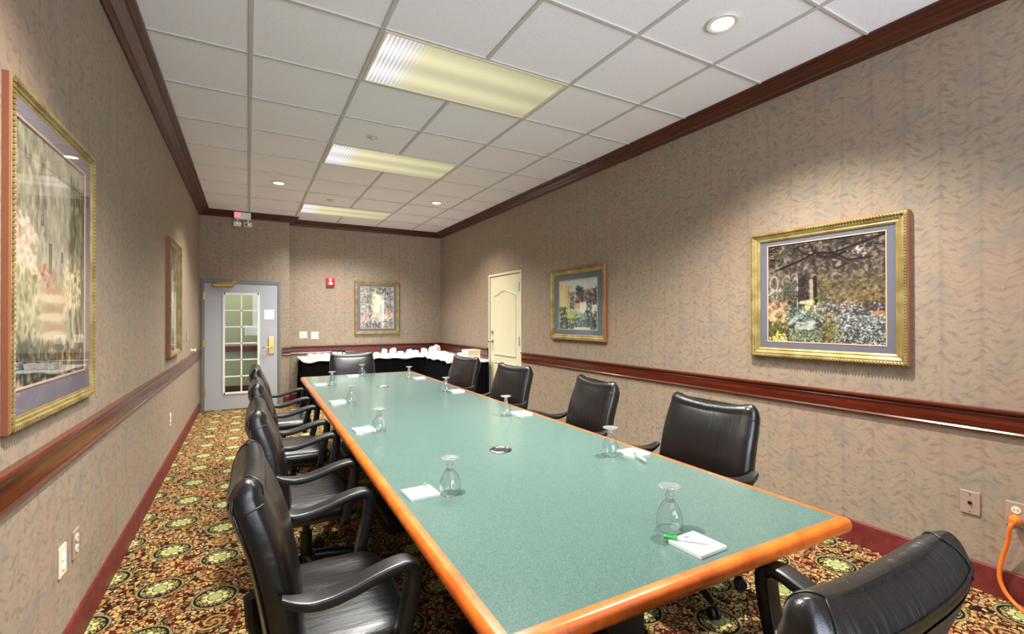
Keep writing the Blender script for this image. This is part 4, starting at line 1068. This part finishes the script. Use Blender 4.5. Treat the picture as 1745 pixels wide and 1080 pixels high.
picture('gilt-framed arbour painting on the far wall above the buffet', (1.906, YB, 1.481), 0, .744, .885, .545, .690, -.001, .002, .050, .03, paint_arbour(), M['slate2'])
def pic_on_left(y0, y1, z0, z1, a0, a1, b0, b1, **k):
    w, h = y1 - y0, z1 - z0; cy, cz = (y0 + y1) / 2, (z0 + z1) / 2
    return picture(loc=(XL, cy, cz), rz=PI / 2, w=w, h=h, aw=a1 - a0, ah=b1 - b0, adx=(a0 + a1) / 2 - cy, adz=(b0 + b1) / 2 - cz, **k)
pic_on_left(1.825, 2.650, .965, 1.980, 1.885, 2.545, 1.085, 1.880, fw=.046, depth=.019, img=paint_steps(), matm=M['mauve'], label='tall gilt-framed painting of garden steps, nearest on the left wall')
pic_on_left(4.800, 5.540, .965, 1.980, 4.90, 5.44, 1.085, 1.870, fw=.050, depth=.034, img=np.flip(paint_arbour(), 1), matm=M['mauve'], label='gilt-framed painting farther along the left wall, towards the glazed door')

# ------------------------------------------------------------------ LIGHT
def area(name, loc, rot, sx, sy, e, col, spread=180):
    l = bpy.data.lights.new(name, 'AREA'); l.shape = 'RECTANGLE'; l.size = sx; l.size_y = sy; l.energy = e; l.color = col; l.spread = math.radians(spread)
    o = bpy.data.objects.new(name, l); C.objects.link(o); o.location = loc; o.rotation_euler = rot; return o
# window daylight behind the camera; first lamp is tilted up as added ceiling fill
area('window_ceiling_fill', ((WX0 + WX1) / 2, YN - .35, 1.55), (math.radians(90 + 38), 0, 0), 3.0, 2.0, 140, (.86, .91, 1.0), 120)
area('window_skylight', ((WX0 + WX1) / 2, YN - .15, 1.60), (math.radians(90), 0, 0), 2.5, 1.6, 42, (.62, .74, 1.0))
area('hall_light', (.2, 8.75, 2.7), (0, 0, 0), .9, .5, 34, (1, .97, .85))
w_ = bpy.data.worlds.new('World'); bpy.context.scene.world = w_; w_.use_nodes = True
bg = w_.node_tree.nodes['Background']; bg.inputs[0].default_value = (.75, .86, 1, 1); bg.inputs[1].default_value = 1.2

# ------------------------------------------------------------------ CAMERA
cam = bpy.data.cameras.new('camera'); co = bpy.data.objects.new('camera', cam); C.objects.link(co)
cam.sensor_fit = 'HORIZONTAL'; cam.sensor_width = 36; cam.lens = 803.35 / 1745 * 36; cam.clip_start = .02
y_, p_, r_ = (math.radians(v) for v in (29.2451, .2659, -.0682))
fwd = Vector((math.sin(y_) * math.cos(p_), math.cos(y_) * math.cos(p_), math.sin(p_))); right = Vector((math.cos(y_), -math.sin(y_), 0)); up = right.cross(fwd)
r2 = right * math.cos(r_) + up * math.sin(r_); u2 = -right * math.sin(r_) + up * math.cos(r_)
co.matrix_world = Matrix(((r2.x, u2.x, -fwd.x, 0), (r2.y, u2.y, -fwd.y, 0), (r2.z, u2.z, -fwd.z, CAM_Z), (0, 0, 0, 1)))
sc = bpy.context.scene; sc.camera = co
sc.view_settings.view_transform = 'Standard'; sc.view_settings.look = 'None'; sc.view_settings.exposure = .20; sc.view_settings.gamma = 1
sc.view_settings.use_curve_mapping = False
sc.cycles.max_bounces = 10; sc.cycles.diffuse_bounces = 6; sc.cycles.transparent_max_bounces = 16
sc.cycles.caustics_reflective = False; sc.cycles.caustics_refractive = False
sc.cycles.sample_clamp_indirect = 4
